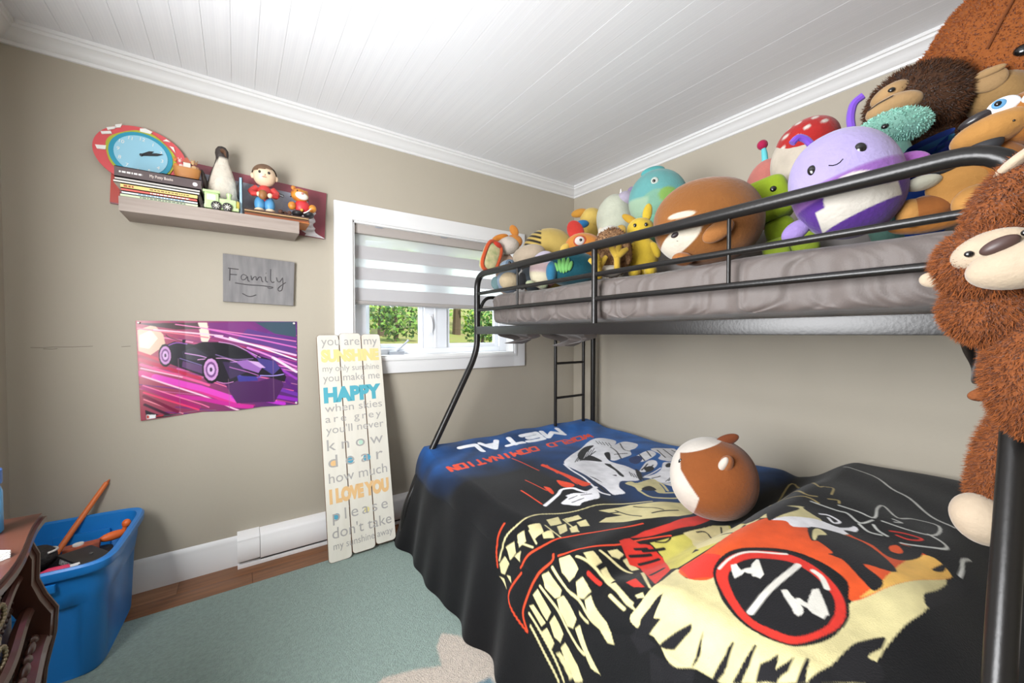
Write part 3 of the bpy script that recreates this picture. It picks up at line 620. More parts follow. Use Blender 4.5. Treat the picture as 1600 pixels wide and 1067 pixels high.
('c',(214,202,150),[(0.984,1.872),(0.96,1.88),(0.984,1.904),(1.008,1.892),(1.044,1.896),(1.04,1.888)]),
('s',(244,242,246),0.008,[(0.836,1.844),(0.824,1.864),(0.844,1.896),(0.868,1.888),(0.844,1.868)]),
('s',(244,242,246),0.012,[(0.964,1.796),(0.936,1.82),(0.948,1.832),(0.984,1.816)]),
('s',(205,205,200),0.007,[(0.22,1.744),(0.284,1.852),(0.4,1.928),(0.456,1.984),(0.572,2.052),(0.612,2.104)]),
('s',(205,205,200),0.007,[(0.732,1.864),(0.74,1.916),(0.752,1.956),(0.664,1.944),(0.608,1.948),(0.692,1.996),(0.648,2.024),(0.64,2.076),(0.748,2.084),(0.772,2.044),(0.76,1.976)]),
('s',(205,205,200),0.007,[(0.8,1.964),(0.828,1.98),(0.848,2.004)]),
('s',(205,205,200),0.007,[(0.76,2.072),(0.804,2.112),(0.84,2.104),(0.864,2.056),(0.868,2.036)]),
('s',(205,205,200),0.007,[(0.76,1.796),(0.772,1.868),(0.772,1.896),(0.812,1.936),(0.772,1.956)]),
('s',(205,205,200),0.007,[(0.72,1.992),(0.728,2.012),(0.74,2.0)]),
('s',(205,205,200),0.007,[(0.82,1.936),(0.852,1.964),(0.852,1.992)]),
('s',(205,205,200),0.007,[(0.796,2.152),(0.832,2.144),(0.884,2.148),(0.92,2.148)]),
('s',(170,150,95),0.007,[(0.848,1.704),(0.348,1.564),(0.204,1.56),(0.58,1.752),(0.596,1.784),(0.584,1.808),(0.66,1.824)]),
('s',(170,150,95),0.007,[(0.784,1.704),(0.624,1.692),(0.708,1.76),(0.708,1.796)]),
('s',(170,150,95),0.007,[(0.768,1.712),(0.732,1.772),(0.756,1.816)]),
('s',(170,150,95),0.007,[(0.704,1.828),(0.696,1.852),(0.716,1.86)]),
('s',(214,52,40),0.007,[(0.812,2.004),(0.804,2.032),(0.808,2.064),(0.824,2.064),(0.836,2.044),(0.828,2.02)]),
('p',(24,23,26),[(1.564,1.688),(1.532,1.704),(1.496,1.712),(1.492,1.716),(1.484,1.716),(1.512,1.724),(1.532,1.724),(1.56,1.724),(1.592,1.712),(1.596,1.704),(1.604,1.692),(1.584,1.692)]),
('p',(24,23,26),[(1.608,1.748),(1.58,1.768),(1.552,1.788),(1.536,1.8),(1.52,1.812),(1.528,1.816),(1.536,1.816),(1.564,1.804),(1.588,1.792),(1.6,1.772)]),
('p',(24,23,26),[(1.604,1.832),(1.572,1.84),(1.544,1.84),(1.532,1.84),(1.52,1.84),(1.544,1.844),(1.564,1.848),(1.58,1.844)]),
('p',(24,23,26),[(1.596,1.876),(1.568,1.884),(1.54,1.892),(1.528,1.892),(1.512,1.896),(1.512,1.896),(1.512,1.9),(1.536,1.9),(1.556,1.9),(1.576,1.896),(1.6,1.884),(1.6,1.88)]),
('p',(24,23,26),[(1.584,1.912),(1.56,1.92),(1.54,1.924),(1.52,1.928),(1.496,1.932),(1.496,1.932),(1.496,1.936),(1.516,1.936),(1.536,1.936),(1.556,1.932),(1.576,1.928),(1.58,1.92)]),
('p',(24,23,26),[(1.56,1.952),(1.544,1.952),(1.524,1.952),(1.508,1.964),(1.488,1.972),(1.504,1.976),(1.52,1.976),(1.496,1.988),(1.472,1.996),(1.492,1.996),(1.508,1.996),(1.524,1.988),(1.54,1.984),(1.548,1.968)]),
('p',(24,23,26),[(1.52,2.012),(1.496,2.012),(1.464,2.012),(1.46,2.012),(1.46,2.016),(1.488,2.02),(1.508,2.024),(1.516,2.016)]),
('p',(24,23,26),[(1.608,1.664),(1.584,1.684),(1.56,1.7),(1.556,1.708),(1.556,1.716),(1.552,1.728),(1.548,1.744),(1.572,1.732),(1.6,1.716),(1.604,1.728),(1.608,1.744),(1.624,1.724),(1.64,1.7),(1.624,1.684)]),
('p',(24,23,26),[(1.624,1.728),(1.624,1.76),(1.62,1.784),(1.62,1.8),(1.616,1.816),(1.608,1.828),(1.6,1.84),(1.612,1.84),(1.624,1.84),(1.648,1.796),(1.68,1.744),(1.652,1.736)]),
('c',(24,23,26),[(1.508,2.028),(1.448,2.044),(1.384,2.052),(1.348,2.06),(1.3,2.088),(1.328,2.092),(1.372,2.08),(1.376,2.1),(1.424,2.104)]),
('c',(24,23,26),[(1.116,2.116),(1.056,2.128),(0.94,2.144),(0.98,2.16),(1.144,2.132)]),
('c',(24,23,26),[(1.352,1.772),(1.284,1.76),(1.232,1.776),(1.192,1.804),(1.156,1.844),(1.144,1.884),(1.156,1.932),(1.192,1.976),(1.224,2.004),(1.264,2.024),(1.32,2.032),(1.384,2.02),(1.444,1.992),(1.464,1.952),(1.464,1.9),(1.428,1.84)]),
('c',(214,52,40),[(1.352,1.78),(1.288,1.772),(1.24,1.788),(1.204,1.812),(1.168,1.848),(1.156,1.888),(1.168,1.932),(1.196,1.972),(1.228,2.0),(1.268,2.02),(1.32,2.028),(1.38,2.016),(1.44,1.988),(1.46,1.952),(1.456,1.9),(1.42,1.844)]),
('c',(24,23,26),[(1.348,1.808),(1.296,1.8),(1.256,1.812),(1.228,1.832),(1.2,1.864),(1.188,1.892),(1.196,1.928),(1.22,1.964),(1.244,1.988),(1.276,2.004),(1.324,2.012),(1.376,2.004),(1.424,1.98),(1.436,1.944),(1.436,1.904),(1.408,1.86)]),
('s',(226,222,212),0.014,[(1.42,1.892),(1.376,1.892),(1.352,1.892),(1.288,1.896),(1.188,1.904)]),
('p',(226,222,212),[(1.3,1.792),(1.296,1.796),(1.288,1.8),(1.296,1.808),(1.304,1.82),(1.292,1.824),(1.28,1.832),(1.264,1.828),(1.248,1.828),(1.24,1.828),(1.236,1.832),(1.248,1.84),(1.26,1.848),(1.272,1.856),(1.284,1.864),(1.296,1.864),(1.304,1.864),(1.304,1.856),(1.308,1.848),(1.304,1.844),(1.3,1.844),(1.304,1.836),(1.304,1.828),(1.312,1.828),(1.316,1.828),(1.328,1.824),(1.34,1.82),(1.32,1.804)]),
('p',(226,222,212),[(1.312,1.912),(1.304,1.916),(1.3,1.92),(1.312,1.932),(1.32,1.944),(1.312,1.944),(1.308,1.948),(1.312,1.956),(1.312,1.964),(1.288,1.96),(1.256,1.956),(1.252,1.96),(1.244,1.964),(1.252,1.968),(1.264,1.976),(1.292,1.992),(1.316,2.004),(1.324,2.0),(1.336,2.0),(1.336,1.992),(1.336,1.988),(1.336,1.98),(1.328,1.968),(1.328,1.964),(1.328,1.956),(1.336,1.964),(1.348,1.968),(1.356,1.968),(1.368,1.964),(1.364,1.96),(1.364,1.956),(1.352,1.948),(1.34,1.936),(1.328,1.924)]),
('s',(226,222,212),0.007,[(1.328,1.776),(1.276,1.78),(1.22,1.804),(1.16,1.868)]),
('s',(226,222,212),0.012,[(1.188,1.936),(1.2,1.956),(1.232,1.976)])]
# ---------------------------------------------------------------- carpet
rs = .008; rx = np.arange(XL + .004, 1.42, rs); ry = np.arange(YB + .02, 2.213, rs); RX, RY = np.meshgrid(rx, ry, indexing='ij')
rc = np.ones(RX.shape + (3,)) * np.array(lin((148, 167, 158)))
rc *= (1 + .05 * np.sin(RX * 3.1 + 1.2 * RY) * np.sin(RY * 2.7 - RX))[..., None]
BE = (208, 194, 180)
paint(rc, RX, RY, [('p', BE, [(.649, 1.41), (.70, 1.36), (.74, 1.27), (.80, 1.215), (.9, 1.22), (1.0, 1.24), (1.05, 1.1), (.95, .98), (.9, .86), (.78, .82), (.7, .9), (.62, .96), (.5, .9), (.42, .98), (.46, 1.06), (.38, 1.12), (.3, 1.2), (.3, 1.3), (.4, 1.34), (.5, 1.31), (.585, 1.27), (.605, 1.36)]),
                   ('p', (190, 155, 90), [(.80, 1.215), (.9, 1.22), (1.0, 1.24), (1.05, 1.1), (.95, 1.05), (.86, 1.14)]),
                   ('p', (108, 138, 150), [(.62, 1.06), (.7, 1.04), (.7, 1.13), (.63, 1.14)])], rs)
cp = tag(gridmesh('carpet', np.stack([RX, RY, .011 + .0015 * RNG.random(RX.shape)], -1), M('carpet_pile', rough=.95, vcol=True, var=(70, .8), bump=(220, .9), sheen=.15, spec=.1), None, rc), 'pale teal carpet with a beige flower shape covering the wooden floor', 'carpet')
B().box(XL + .004, 1.42, 2.209, 2.216, .001, .011, .002).o('carpet_edge', M('carpet_binding', (118, 134, 126), .9), cp)
# ---------------------------------------------------------------- bunk bed
bd = thing('bunk_bed', 'black metal twin-over-full bunk bed with a ladder at its end', 'bunk bed', (1.5, 1.09, 0))
bd_off = (-1.5, -1.09, 0)
metal = M('black_metal', (34, 32, 31), .32, .35, bump=(140, .04))
def bt(pts, r, name, n=12): return B().tube([tuple(a + b for a, b in zip(p, bd_off)) for p in pts], r, n).o(name, metal, bd)
FX, BX, LX, Y0, Y1 = 1.23, 2.27, .84, .055, 2.13; TR = 1.566
def bb_(x0, x1, y0, y1, z0, z1, nm, bev=.004): return B().box(x0 - 1.5, x1 - 1.5, y0 - 1.09, y1 - 1.09, z0, z1, bev).o(nm, metal, bd)
fp = [(LX - .09, Y1, .0125), (LX - .09, Y1, .2), (FX - .03, Y1, 1.03), (FX, Y1, 1.12), (FX, Y1, TR), (FX, Y0, TR), (FX, Y0, 1.12), (FX - .03, Y0, 1.03), (LX - .09, Y0, .2), (LX - .09, Y0, .0125)]
bt([(a, b, c) for a, b, c in rounded(fp, .1, 8)], .019, 'front_frame', 16)
bp_ = [(BX, Y1, 0), (BX, Y1, TR), (BX, Y0, TR), (BX, Y0, 0)]
bt([(a, b, c) for a, b, c in rounded(bp_, .1, 8)], .019, 'back_frame', 16)
for X in (FX, BX):
    for z in (1.447, 1.345): bt([(X, Y0 + .01, z), (X, Y1 - .01, z)], .0105, 'guard_rail')
    bb_(X - .014, X + .014, Y0 + .01, Y1 - .01, 1.196, 1.243, 'side_rail')
    bt([(X, 1.148, 1.243), (X, 1.148, TR)], .013, 'upright')
    for y in (.6, 1.7): bt([(X, y, 1.345), (X, y, TR)], .006, 'spindle')
for Y in (Y0, Y1):
    bb_(FX, BX, Y - .012, Y + .012, 1.2, 1.24, 'end_rail')
    bt(rounded([(FX + .01, Y, 1.33), (FX + .06, Y, 1.43), (BX - .06, Y, 1.43), (BX - .01, Y, 1.33)], .05), .011, 'end_guard')
    bt([(LX - .06, Y, .26), (BX, Y, .26)], .014, 'lower_end_rail')
for x in (1.882, 2.165): bt([(x, Y1, 0), (x, Y1, 1.2)], .012, 'ladder_rail')
for z in (.24, .485, .732, .983): bt([(1.882, Y1, z), (2.165, Y1, z)], .009, 'rung')
for x in (LX, BX): bb_(x - .012, x + .012, Y0, Y1, .23, .28, 'lower_side_rail')
for i in range(9):
    y = .2 + i * .22; bb_(FX, BX, y - .02, y + .02, 1.2, 1.212, 'slat'); bb_(LX, BX, y - .02, y + .02, .262, .275, 'slat')
# bent lower front corner hides inside the blanket; mattress below it
lm = tag(B().box(.9, 2.3, .12, 2.08, .281, .462, .045).o('mattress', M('mattress_ticking', (220, 215, 205), .8)), 'full-size mattress on the lower bunk under the printed blanket', 'mattress')
# upper mattress in its grey sheet
us = thing('upper_mattress', 'twin mattress in a wrinkled grey-brown sheet on the upper bunk', 'mattress', (1.75, 1.09, 1.244))
ps = np.linspace(0, 2 * PI, 241); py = np.linspace(-1.0, 1.0, 520)
PS, PY = np.meshgrid(ps, py, indexing='ij'); e = .32
endk = np.clip((1.0 - np.abs(PY)) / .09, 0, 1); endr = np.sqrt(1 - (1 - endk) ** 2)
cx_ = sgnpow(np.cos(PS), e); cz_ = sgnpow(np.sin(PS), e)
side = np.clip((np.abs(cx_) - .9) / .1, 0, 1)
wr = np.zeros_like(PS); zz = np.sin(PS)
for k in range(60):
    yc = RNG.uniform(-1, 1); sl_ = RNG.uniform(-.2, .2); wd = RNG.uniform(.008, .026); am = RNG.uniform(.004, .014) * RNG.choice([1, 1, -.7])
    wr += am * np.exp(-((PY - yc - sl_ * zz - .03 * np.sin(zz * 3 + k)) / wd) ** 2) * (.4 + .6 * np.clip(.3 - zz * .8 + .3 * np.sin(k), 0, 1))
wr += .006 * np.sin(PY * 21 + zz * 2)
PXx = (.462 * (.72 + .28 * endr)) * cx_ + np.sign(cx_) * wr * side; PZz = .106 + .1 * cz_ * (.55 + .45 * endr) + .004 * np.sin(PY * 9) * (cz_ > 0) - .012 * side * (zz < 0)
gridmesh('grey_sheet', np.stack([PXx, PY, PZz], -1), M('grey_sheet', (102, 93, 89), .62, bump=(260, .12), sheen=.2), us)
def flap(y0, y1, drop, x, name):
    u = np.linspace(0, 1, 50); v = np.linspace(0, 1, 14); U, V_ = np.meshgrid(u, v, indexing='ij')
    Y = y0 + (y1 - y0) * U; Z = -.045 - drop * np.sin(PI * U) ** .6 * V_; X = x + .05 * V_ * np.sin(U * 17) + .09 * np.sin(PI * V_)
    o = gridmesh(name, np.stack([X, Y, Z], -1), M('grey_sheet'), us); return o
flap(.66, .89, .06, -.42, 'hanging_sheet'); flap(.24, .5, .065, -.40, 'hanging_sheet'); flap(-.995, -.93, .13, -.2, 'hanging_sheet')
# ---------------------------------------------------------------- printed blanket
BSTEP = .003
ss = np.concatenate([np.arange(0, .6, .005), np.arange(.6, 1.75, .0026), np.linspace(1.75, BS, 50)]); tt = np.concatenate([np.arange(0, 1.2, .0045), np.arange(1.2, 2.2, .0026), np.linspace(2.2, BT, 24)]); SS, TT = np.meshgrid(ss, tt, indexing='ij')
bP = blanket_surface(SS, TT)
blue = np.array(lin((36, 108, 192))); char = np.array(lin((13, 13, 15)))
yv = 2.19 - (TT - .1); xv = 2.35 - SS
ns = np.sin(SS * 21 + 3 * np.sin(TT * 9)) * np.sin(TT * 17 + 2 * np.sin(SS * 8)) * .5 + .5
wb = np.clip((xv - 1.25) / .8, 0, 1) * np.clip((yv - .75) / .25, 0, 1); 
wb = np.clip(wb * (.65 + .5 * ns), 0, 1)
wb = np.maximum(wb, .42 * np.clip((yv - 1.62) / .3, 0, 1) * np.clip((1.62 - SS) / .12, 0, 1) * (.45 + .75 * ns))   # the blue of the print runs on behind the lettering
bc = char * (1 - wb[..., None]) + blue * wb[..., None]
paint(bc, SS, TT, BLANKET_PRINT, BSTEP)
bk = tag(gridmesh('printed_blanket', bP, M('fleece_blanket', rough=.8, vcol=True, var=(22, .8), bump=(300, .25), sheen=.08, spec=.2), None, bc), 'dark fleece blanket printed with a skull and red round emblem on the lower bunk', 'blanket')
POSTER_PRINT = [
('p',(225,190,165),[(-0.377,1.226),(-0.318,1.252),(-0.287,1.201),(-0.281,1.15),(-0.339,1.101),(-0.376,1.11)]),
('p',(245,228,205),[(-0.371,1.201),(-0.331,1.226),(-0.307,1.184),(-0.339,1.134),(-0.372,1.143)]),
('p',(235,215,200),[(-0.157,1.262),(-0.122,1.262),(-0.112,1.183),(-0.126,1.148),(-0.147,1.166)]),
('p',(70,45,50),[(-0.377,1.258),(-0.16,1.262),(-0.147,1.228),(-0.241,1.227),(-0.318,1.243)]),
('p',(120,50,120),[(-0.118,1.262),(0.045,1.265),(0.092,1.23),(-0.002,1.183),(-0.105,1.183)]),
('p',(60,80,95),[(0.077,1.266),(0.265,1.268),(0.268,1.181),(0.166,1.201)]),
('p',(95,60,130),[(0.045,1.23),(0.268,1.161),(0.267,1.081),(0.091,1.144),(-0.002,1.174)]),
('s',(235,120,140),0.006,[(-0.374,1.234),(-0.119,1.183)]),
('s',(250,200,215),0.007,[(-0.319,1.227),(-0.061,1.192)]),
('s',(230,130,180),0.005,[(-0.241,1.253),(0.266,1.157)]),
('s',(215,110,190),0.007,[(-0.118,1.228),(0.266,1.122)]),
('s',(250,190,225),0.01,[(-0.09,1.192),(0.265,1.077)]),
('s',(255,225,240),0.007,[(-0.032,1.183),(0.267,1.051)]),
('s',(225,140,210),0.009,[(0.044,1.126),(0.268,1.011)]),
('s',(255,215,240),0.012,[(0.156,1.066),(0.268,0.981)]),
('s',(150,60,180),0.012,[(0.172,1.016),(0.268,0.941)]),
('s',(90,30,120),0.016,[(0.188,0.966),(0.269,0.871)]),
('s',(200,60,85),0.014,[(-0.376,1.118),(-0.295,1.074)]),
('s',(190,40,80),0.016,[(-0.373,1.085),(-0.157,0.97)]),
('s',(235,90,150),0.012,[(-0.37,1.06),(-0.122,0.932)]),
('s',(250,190,215),0.006,[(-0.371,1.043),(-0.225,0.984)]),
('s',(215,50,140),0.03,[(-0.371,1.018),(-0.006,0.829)]),
('s',(225,70,190),0.03,[(-0.322,0.994),(-0.006,0.848)]),
('s',(255,200,225),0.007,[(-0.368,1.006),(0.001,0.791)]),
('s',(200,40,150),0.022,[(-0.246,0.889),(0.056,0.799)]),
('s',(170,30,110),0.02,[(-0.366,0.951),(-0.166,0.819)]),
('s',(250,120,170),0.005,[(-0.367,0.96),(-0.124,0.815)]),
('s',(235,60,110),0.008,[(-0.366,0.926),(-0.166,0.806)]),
('s',(255,150,170),0.004,[(-0.367,0.893),(-0.227,0.798)]),
('s',(120,15,60),0.014,[(-0.365,0.909),(-0.247,0.811)]),
('s',(60,20,45),0.012,[(-0.364,0.867),(-0.28,0.802)]),
('s',(190,50,200),0.02,[(-0.02,0.868),(0.204,0.802)]),
('s',(140,40,180),0.02,[(0.041,0.881),(0.268,0.82)]),
('s',(245,120,160),0.004,[(-0.108,0.949),(0.17,0.821)]),
('s',(110,50,160),0.02,[(0.121,0.913),(0.269,0.851)]),
('p',(74,34,86),[(-0.231,1.028),(-0.064,0.955),(-0.006,0.829),(0.161,0.812),(0.205,0.906),(0.188,0.966),(0.089,0.934),(-0.049,0.963)]),
('p',(20,15,30),[(-0.364,0.842),(-0.312,0.806),(-0.227,0.8),(-0.28,0.794),(-0.362,0.796)]),
('p',(28,24,36),[(-0.301,1.108),(-0.281,1.15),(-0.249,1.167),(-0.209,1.158),(-0.175,1.148),(-0.14,1.161),(-0.076,1.16),(-0.017,1.151),(0.044,1.117),(0.099,1.077),(0.164,1.046),(0.193,1.005),(0.218,0.954),(0.209,0.925),(0.155,0.949),(0.089,0.963),(-0.004,0.95),(-0.035,0.934),(-0.079,0.947),(-0.143,0.978),(-0.224,1.027),(-0.283,1.065)]),
('p',(46,40,58),[(-0.223,1.114),(-0.175,1.135),(-0.106,1.075),(-0.135,1.058),(-0.217,1.079)]),
('p',(18,16,24),[(-0.182,1.14),(-0.14,1.157),(-0.106,1.111),(-0.127,1.112)]),
('p',(20,20,30),[(-0.105,1.152),(-0.062,1.156),(0.036,1.098),(0.075,1.069),(-0.018,1.072),(-0.084,1.093)]),
('s',(205,150,205),0.004,[(-0.076,1.16),(-0.017,1.146),(0.044,1.107),(0.099,1.068)]),
('s',(170,90,190),0.006,[(0.044,1.107),(0.083,1.068)]),
('p',(150,100,175),[(-0.033,1.054),(0.043,1.06),(0.106,1.01),(0.09,0.982),(0.027,1.014)]),
('p',(70,60,130),[(0.083,1.068),(0.164,1.046),(0.189,1.005),(0.155,0.968),(0.106,1.01)]),
('s',(215,160,220),0.004,[(-0.21,1.105),(-0.148,1.086),(-0.106,1.066)]),
('s',(120,100,160),0.004,[(-0.23,1.08),(-0.135,1.031)]),
('s',(170,150,230),0.005,[(0.098,0.967),(0.155,0.963),(0.205,0.97)]),
('s',(90,80,190),0.006,[(-0.019,0.989),(0.058,0.955),(0.098,0.962)]),
('p',(60,55,140),[(-0.004,0.978),(0.081,0.963),(0.089,0.939),(0.003,0.945)]),
('p',(92,58,104),[(-0.22,1.066),(-0.142,1.032),(-0.146,0.992),(-0.224,1.036)]),
('p',(58,40,78),[(-0.063,1.055),(-0.003,1.048),(0.042,0.994),(-0.034,0.962)]),
('s',(235,170,225),0.003,[(-0.162,1.068),(-0.063,1.074),(-0.003,1.053)]),
('s',(200,120,200),0.003,[(-0.034,1.026),(0.042,0.994),(0.09,0.968)]),
('p',(205,165,215),[(0.043,1.056),(0.09,1.044),(0.122,1.009),(0.098,1.01)]),
('s',(160,90,190),0.004,[(-0.282,1.141),(-0.242,1.16),(-0.202,1.152)]),
('s',(140,110,170),0.003,[(-0.091,1.093),(-0.018,1.067),(0.067,1.064)]),
('s',(220,140,210),0.003,[(-0.143,0.976),(-0.064,0.941),(-0.02,0.947)]),
('p',(18,14,22),[(-0.258,1.098),(-0.261,1.071),(-0.269,1.051),(-0.281,1.041),(-0.293,1.045),(-0.303,1.061),(-0.308,1.086),(-0.308,1.113),(-0.302,1.137),(-0.292,1.153),(-0.28,1.156),(-0.268,1.146),(-0.26,1.125)]),
('p',(205,150,205),[(-0.263,1.098),(-0.265,1.077),(-0.272,1.06),(-0.282,1.053),(-0.291,1.056),(-0.299,1.069),(-0.303,1.088),(-0.303,1.11),(-0.298,1.13),(-0.29,1.142),(-0.28,1.145),(-0.271,1.137),(-0.265,1.12)]),
('p',(120,70,130),[(-0.269,1.098),(-0.271,1.083),(-0.275,1.071),(-0.282,1.066),(-0.289,1.068),(-0.295,1.077),(-0.298,1.091),(-0.298,1.107),(-0.294,1.121),(-0.288,1.13),(-0.281,1.132),(-0.275,1.126),(-0.27,1.114)]),
('p',(215,175,220),[(-0.273,1.098),(-0.274,1.088),(-0.278,1.08),(-0.283,1.076),(-0.287,1.077),(-0.291,1.084),(-0.293,1.094),(-0.293,1.105),(-0.291,1.114),(-0.287,1.12),(-0.282,1.122),(-0.277,1.118),(-0.274,1.109)]),
('p',(60,40,70),[(-0.279,1.099),(-0.28,1.094),(-0.281,1.091),(-0.283,1.09),(-0.285,1.09),(-0.287,1.093),(-0.287,1.097),(-0.287,1.101),(-0.286,1.105),(-0.285,1.107),(-0.283,1.108),(-0.281,1.106),(-0.28,1.103)]),
('p',(18,14,22),[(-0.073,1.012),(-0.078,0.977),(-0.09,0.951),(-0.108,0.94),(-0.125,0.945),(-0.14,0.967),(-0.147,0.998),(-0.147,1.034),(-0.138,1.064),(-0.123,1.084),(-0.106,1.088),(-0.089,1.074),(-0.077,1.047)]),
('p',(205,150,205),[(-0.081,1.012),(-0.085,0.985),(-0.095,0.964),(-0.108,0.955),(-0.122,0.959),(-0.134,0.976),(-0.14,1.001),(-0.14,1.03),(-0.133,1.054),(-0.121,1.07),(-0.107,1.073),(-0.093,1.062),(-0.084,1.04)]),
('p',(120,70,130),[(-0.089,1.013),(-0.092,0.993),(-0.099,0.978),(-0.109,0.971),(-0.119,0.974),(-0.128,0.987),(-0.132,1.005),(-0.132,1.025),(-0.127,1.043),(-0.118,1.054),(-0.108,1.056),(-0.098,1.049),(-0.092,1.033)]),
('p',(215,175,220),[(-0.096,1.013),(-0.098,0.999),(-0.103,0.989),(-0.11,0.984),(-0.117,0.987),(-0.123,0.995),(-0.126,1.008),(-0.126,1.022),(-0.122,1.034),(-0.116,1.042),(-0.109,1.043),(-0.102,1.038),(-0.098,1.027)]),
('p',(60,40,70),[(-0.105,1.014),(-0.106,1.008),(-0.108,1.004),(-0.111,1.002),(-0.113,1.003),(-0.116,1.006),(-0.117,1.011),(-0.117,1.017),(-0.116,1.022),(-0.113,1.025),(-0.11,1.026),(-0.108,1.024),(-0.106,1.019)]),
('s',(25,20,28),0.004,[(-0.278,1.201),(-0.262,1.184),(-0.216,1.166)]),
('p',(25,20,28),[(-0.219,1.175),(-0.205,1.175),(-0.209,1.156),(-0.219,1.158)]),
('s',(25,20,28),0.004,[(0.083,1.068),(0.095,1.087)]),
('s',(150,110,140),0.0012,[(-0.237,1.08),(-0.237,0.801)]),
('s',(150,110,140),0.0012,[(-0.04,0.962),(-0.038,0.805)]),
('s',(150,110,140),0.0012,[(0.157,1.065),(0.159,0.802)]),
('p',(235,235,235),[(-0.36,0.818),(-0.327,0.812),(-0.328,0.795),(-0.361,0.796)]),
('p',(200,60,40),[(-0.359,0.815),(-0.351,0.812),(-0.351,0.798),(-0.359,0.799)]),
('s',(200,40,60),0.005,[(-0.324,0.804),(-0.302,0.803)]),
('s',(150,150,150),0.0012,[(-0.298,0.8),(-0.234,0.799)]),
('s',(140,140,140),0.0012,[(-0.227,0.802),(-0.095,0.799)])]
# ---------------------------------------------------------------- car poster
ps_ = .0023; pxs = np.arange(-.381, .2725, ps_); pzs = np.arange(.792, 1.2705, ps_); PX_, PZ_ = np.meshgrid(pxs, pzs, indexing='ij')
u = (PX_ + .379) / .65; v = (1.266 - PZ_) / .466
lp = lambda a, b, k: np.array(lin(a)) * (1 - k[..., None]) + np.array(lin(b)) * k[..., None]
pc = lp((176, 70, 90), (96, 44, 120), np.clip(u * 1.2, 0, 1)); pc = pc * (1 - .45 * np.clip(v - .55, 0, 1)[..., None])
rr = random.Random(3)
stk = []
for i in range(70):
    x0 = rr.uniform(-.4, .2); z0 = rr.uniform(.82, 1.27); L_ = rr.uniform(.1, .4); c = rr.choice([(225, 90, 150), (240, 150, 190), (150, 50, 150), (190, 50, 100), (110, 40, 120), (235, 120, 200)])
    stk.append(('s', c, rr.uniform(.001, .005), [(x0, z0), (x0 + L_, z0 - L_ * (.28 + .1 * (1.0 - z0)))]))
paint(pc, PX_, PZ_, stk, ps_); paint(pc, PX_, PZ_, POSTER_PRINT, ps_)
topz = 1.259 + (PX_ + .379) / .644 * .007; botz = np.interp(PX_, [-.381, -.15, -.02, .1, .273], [.796, .812, .803, .812, .804])
fz = (PZ_ - .792) / (pzs[-1] - .792); Zp = botz + (topz - botz) * fz; Xp = PX_ + .012 * (1 - fz) * np.clip(1 - u * 1.6, 0, 1)
ho = (lambda k: k)(D - .0025 - .007 * np.clip(1 - fz * 1.6, 0, 1) * (.5 + .5 * np.cos(u * 9)) - .0015 * np.abs(np.sin(u * PI * 3.8)))
pst = tag(gridmesh('car_poster', np.stack([Xp, ho, Zp], -1), M('poster_gloss', rough=.28, vcol=True, spec=.5), None, pc), 'pink and purple streaked poster of a dark sports car pinned to the wall', 'poster')
for x, z in ((-.370, 1.25), (.258, 1.256), (.264, .815)): B().lathe([(.001, .003), (.006, .0), (.005, -.004), (.0025, -.009), (.004, -.012)], (x, D - .004, z), 10, 'y').o('push_pin', M('pin_white', (225, 220, 215), .3), pst)
# ---------------------------------------------------------------- family plaque
fs = thing('family_plaque', 'small weathered grey wooden plaque reading Family on the wall', 'sign', (-.056, D, 1.352))
B().prism([(0, .01), (.31, 0), (.318, .238), (.002, .25)], -.022, -.001, 'xz').o('board', M('grey_wood', (138, 135, 134), .7, var=(7, (116, 113, 114)), stretch=(6, 1, 1)), fs)
fam = [[(.03, .175), (.028, .115)], [(.022, .178), (.066, .176)], [(.03, .148), (.058, .148)], [(.1, .145), (.085, .155), (.074, .14), (.08, .122), (.095, .128), (.103, .148), (.105, .12), (.112, .118)], [(.118, .148), (.122, .12), (.128, .14), (.14, .148), (.142, .12), (.15, .142), (.162, .147), (.166, .122), (.172, .12)], [(.182, .148), (.182, .124), (.192, .12)], [(.184, .166), (.186, .167)], [(.206, .19), (.204, .13), (.212, .118), (.222, .124)],
       [(.232, .148), (.235, .128), (.247, .124), (.258, .145)], [(.26, .15), (.262, .11), (.256, .08), (.242, .074), (.236, .088), (.25, .104), (.275, .125)], [(.05, .106), (.1, .1), (.17, .1), (.222, .094), (.2, .086), (.19, .092)], [(.08, .054), (.11, .036), (.14, .05)]]
fb = B()
for st in fam: fb.tube([(a, -.0225, b) for a, b in (rounded([(q[0], 0, q[1]) for q in st], .02, 3) and [(p.x, p.z) for p in rounded([(q[0], 0, q[1]) for q in st], .02, 3)])], .0022, 5)
fb.o('lettering', M('ink_dark', (74, 70, 72), .6), fs)
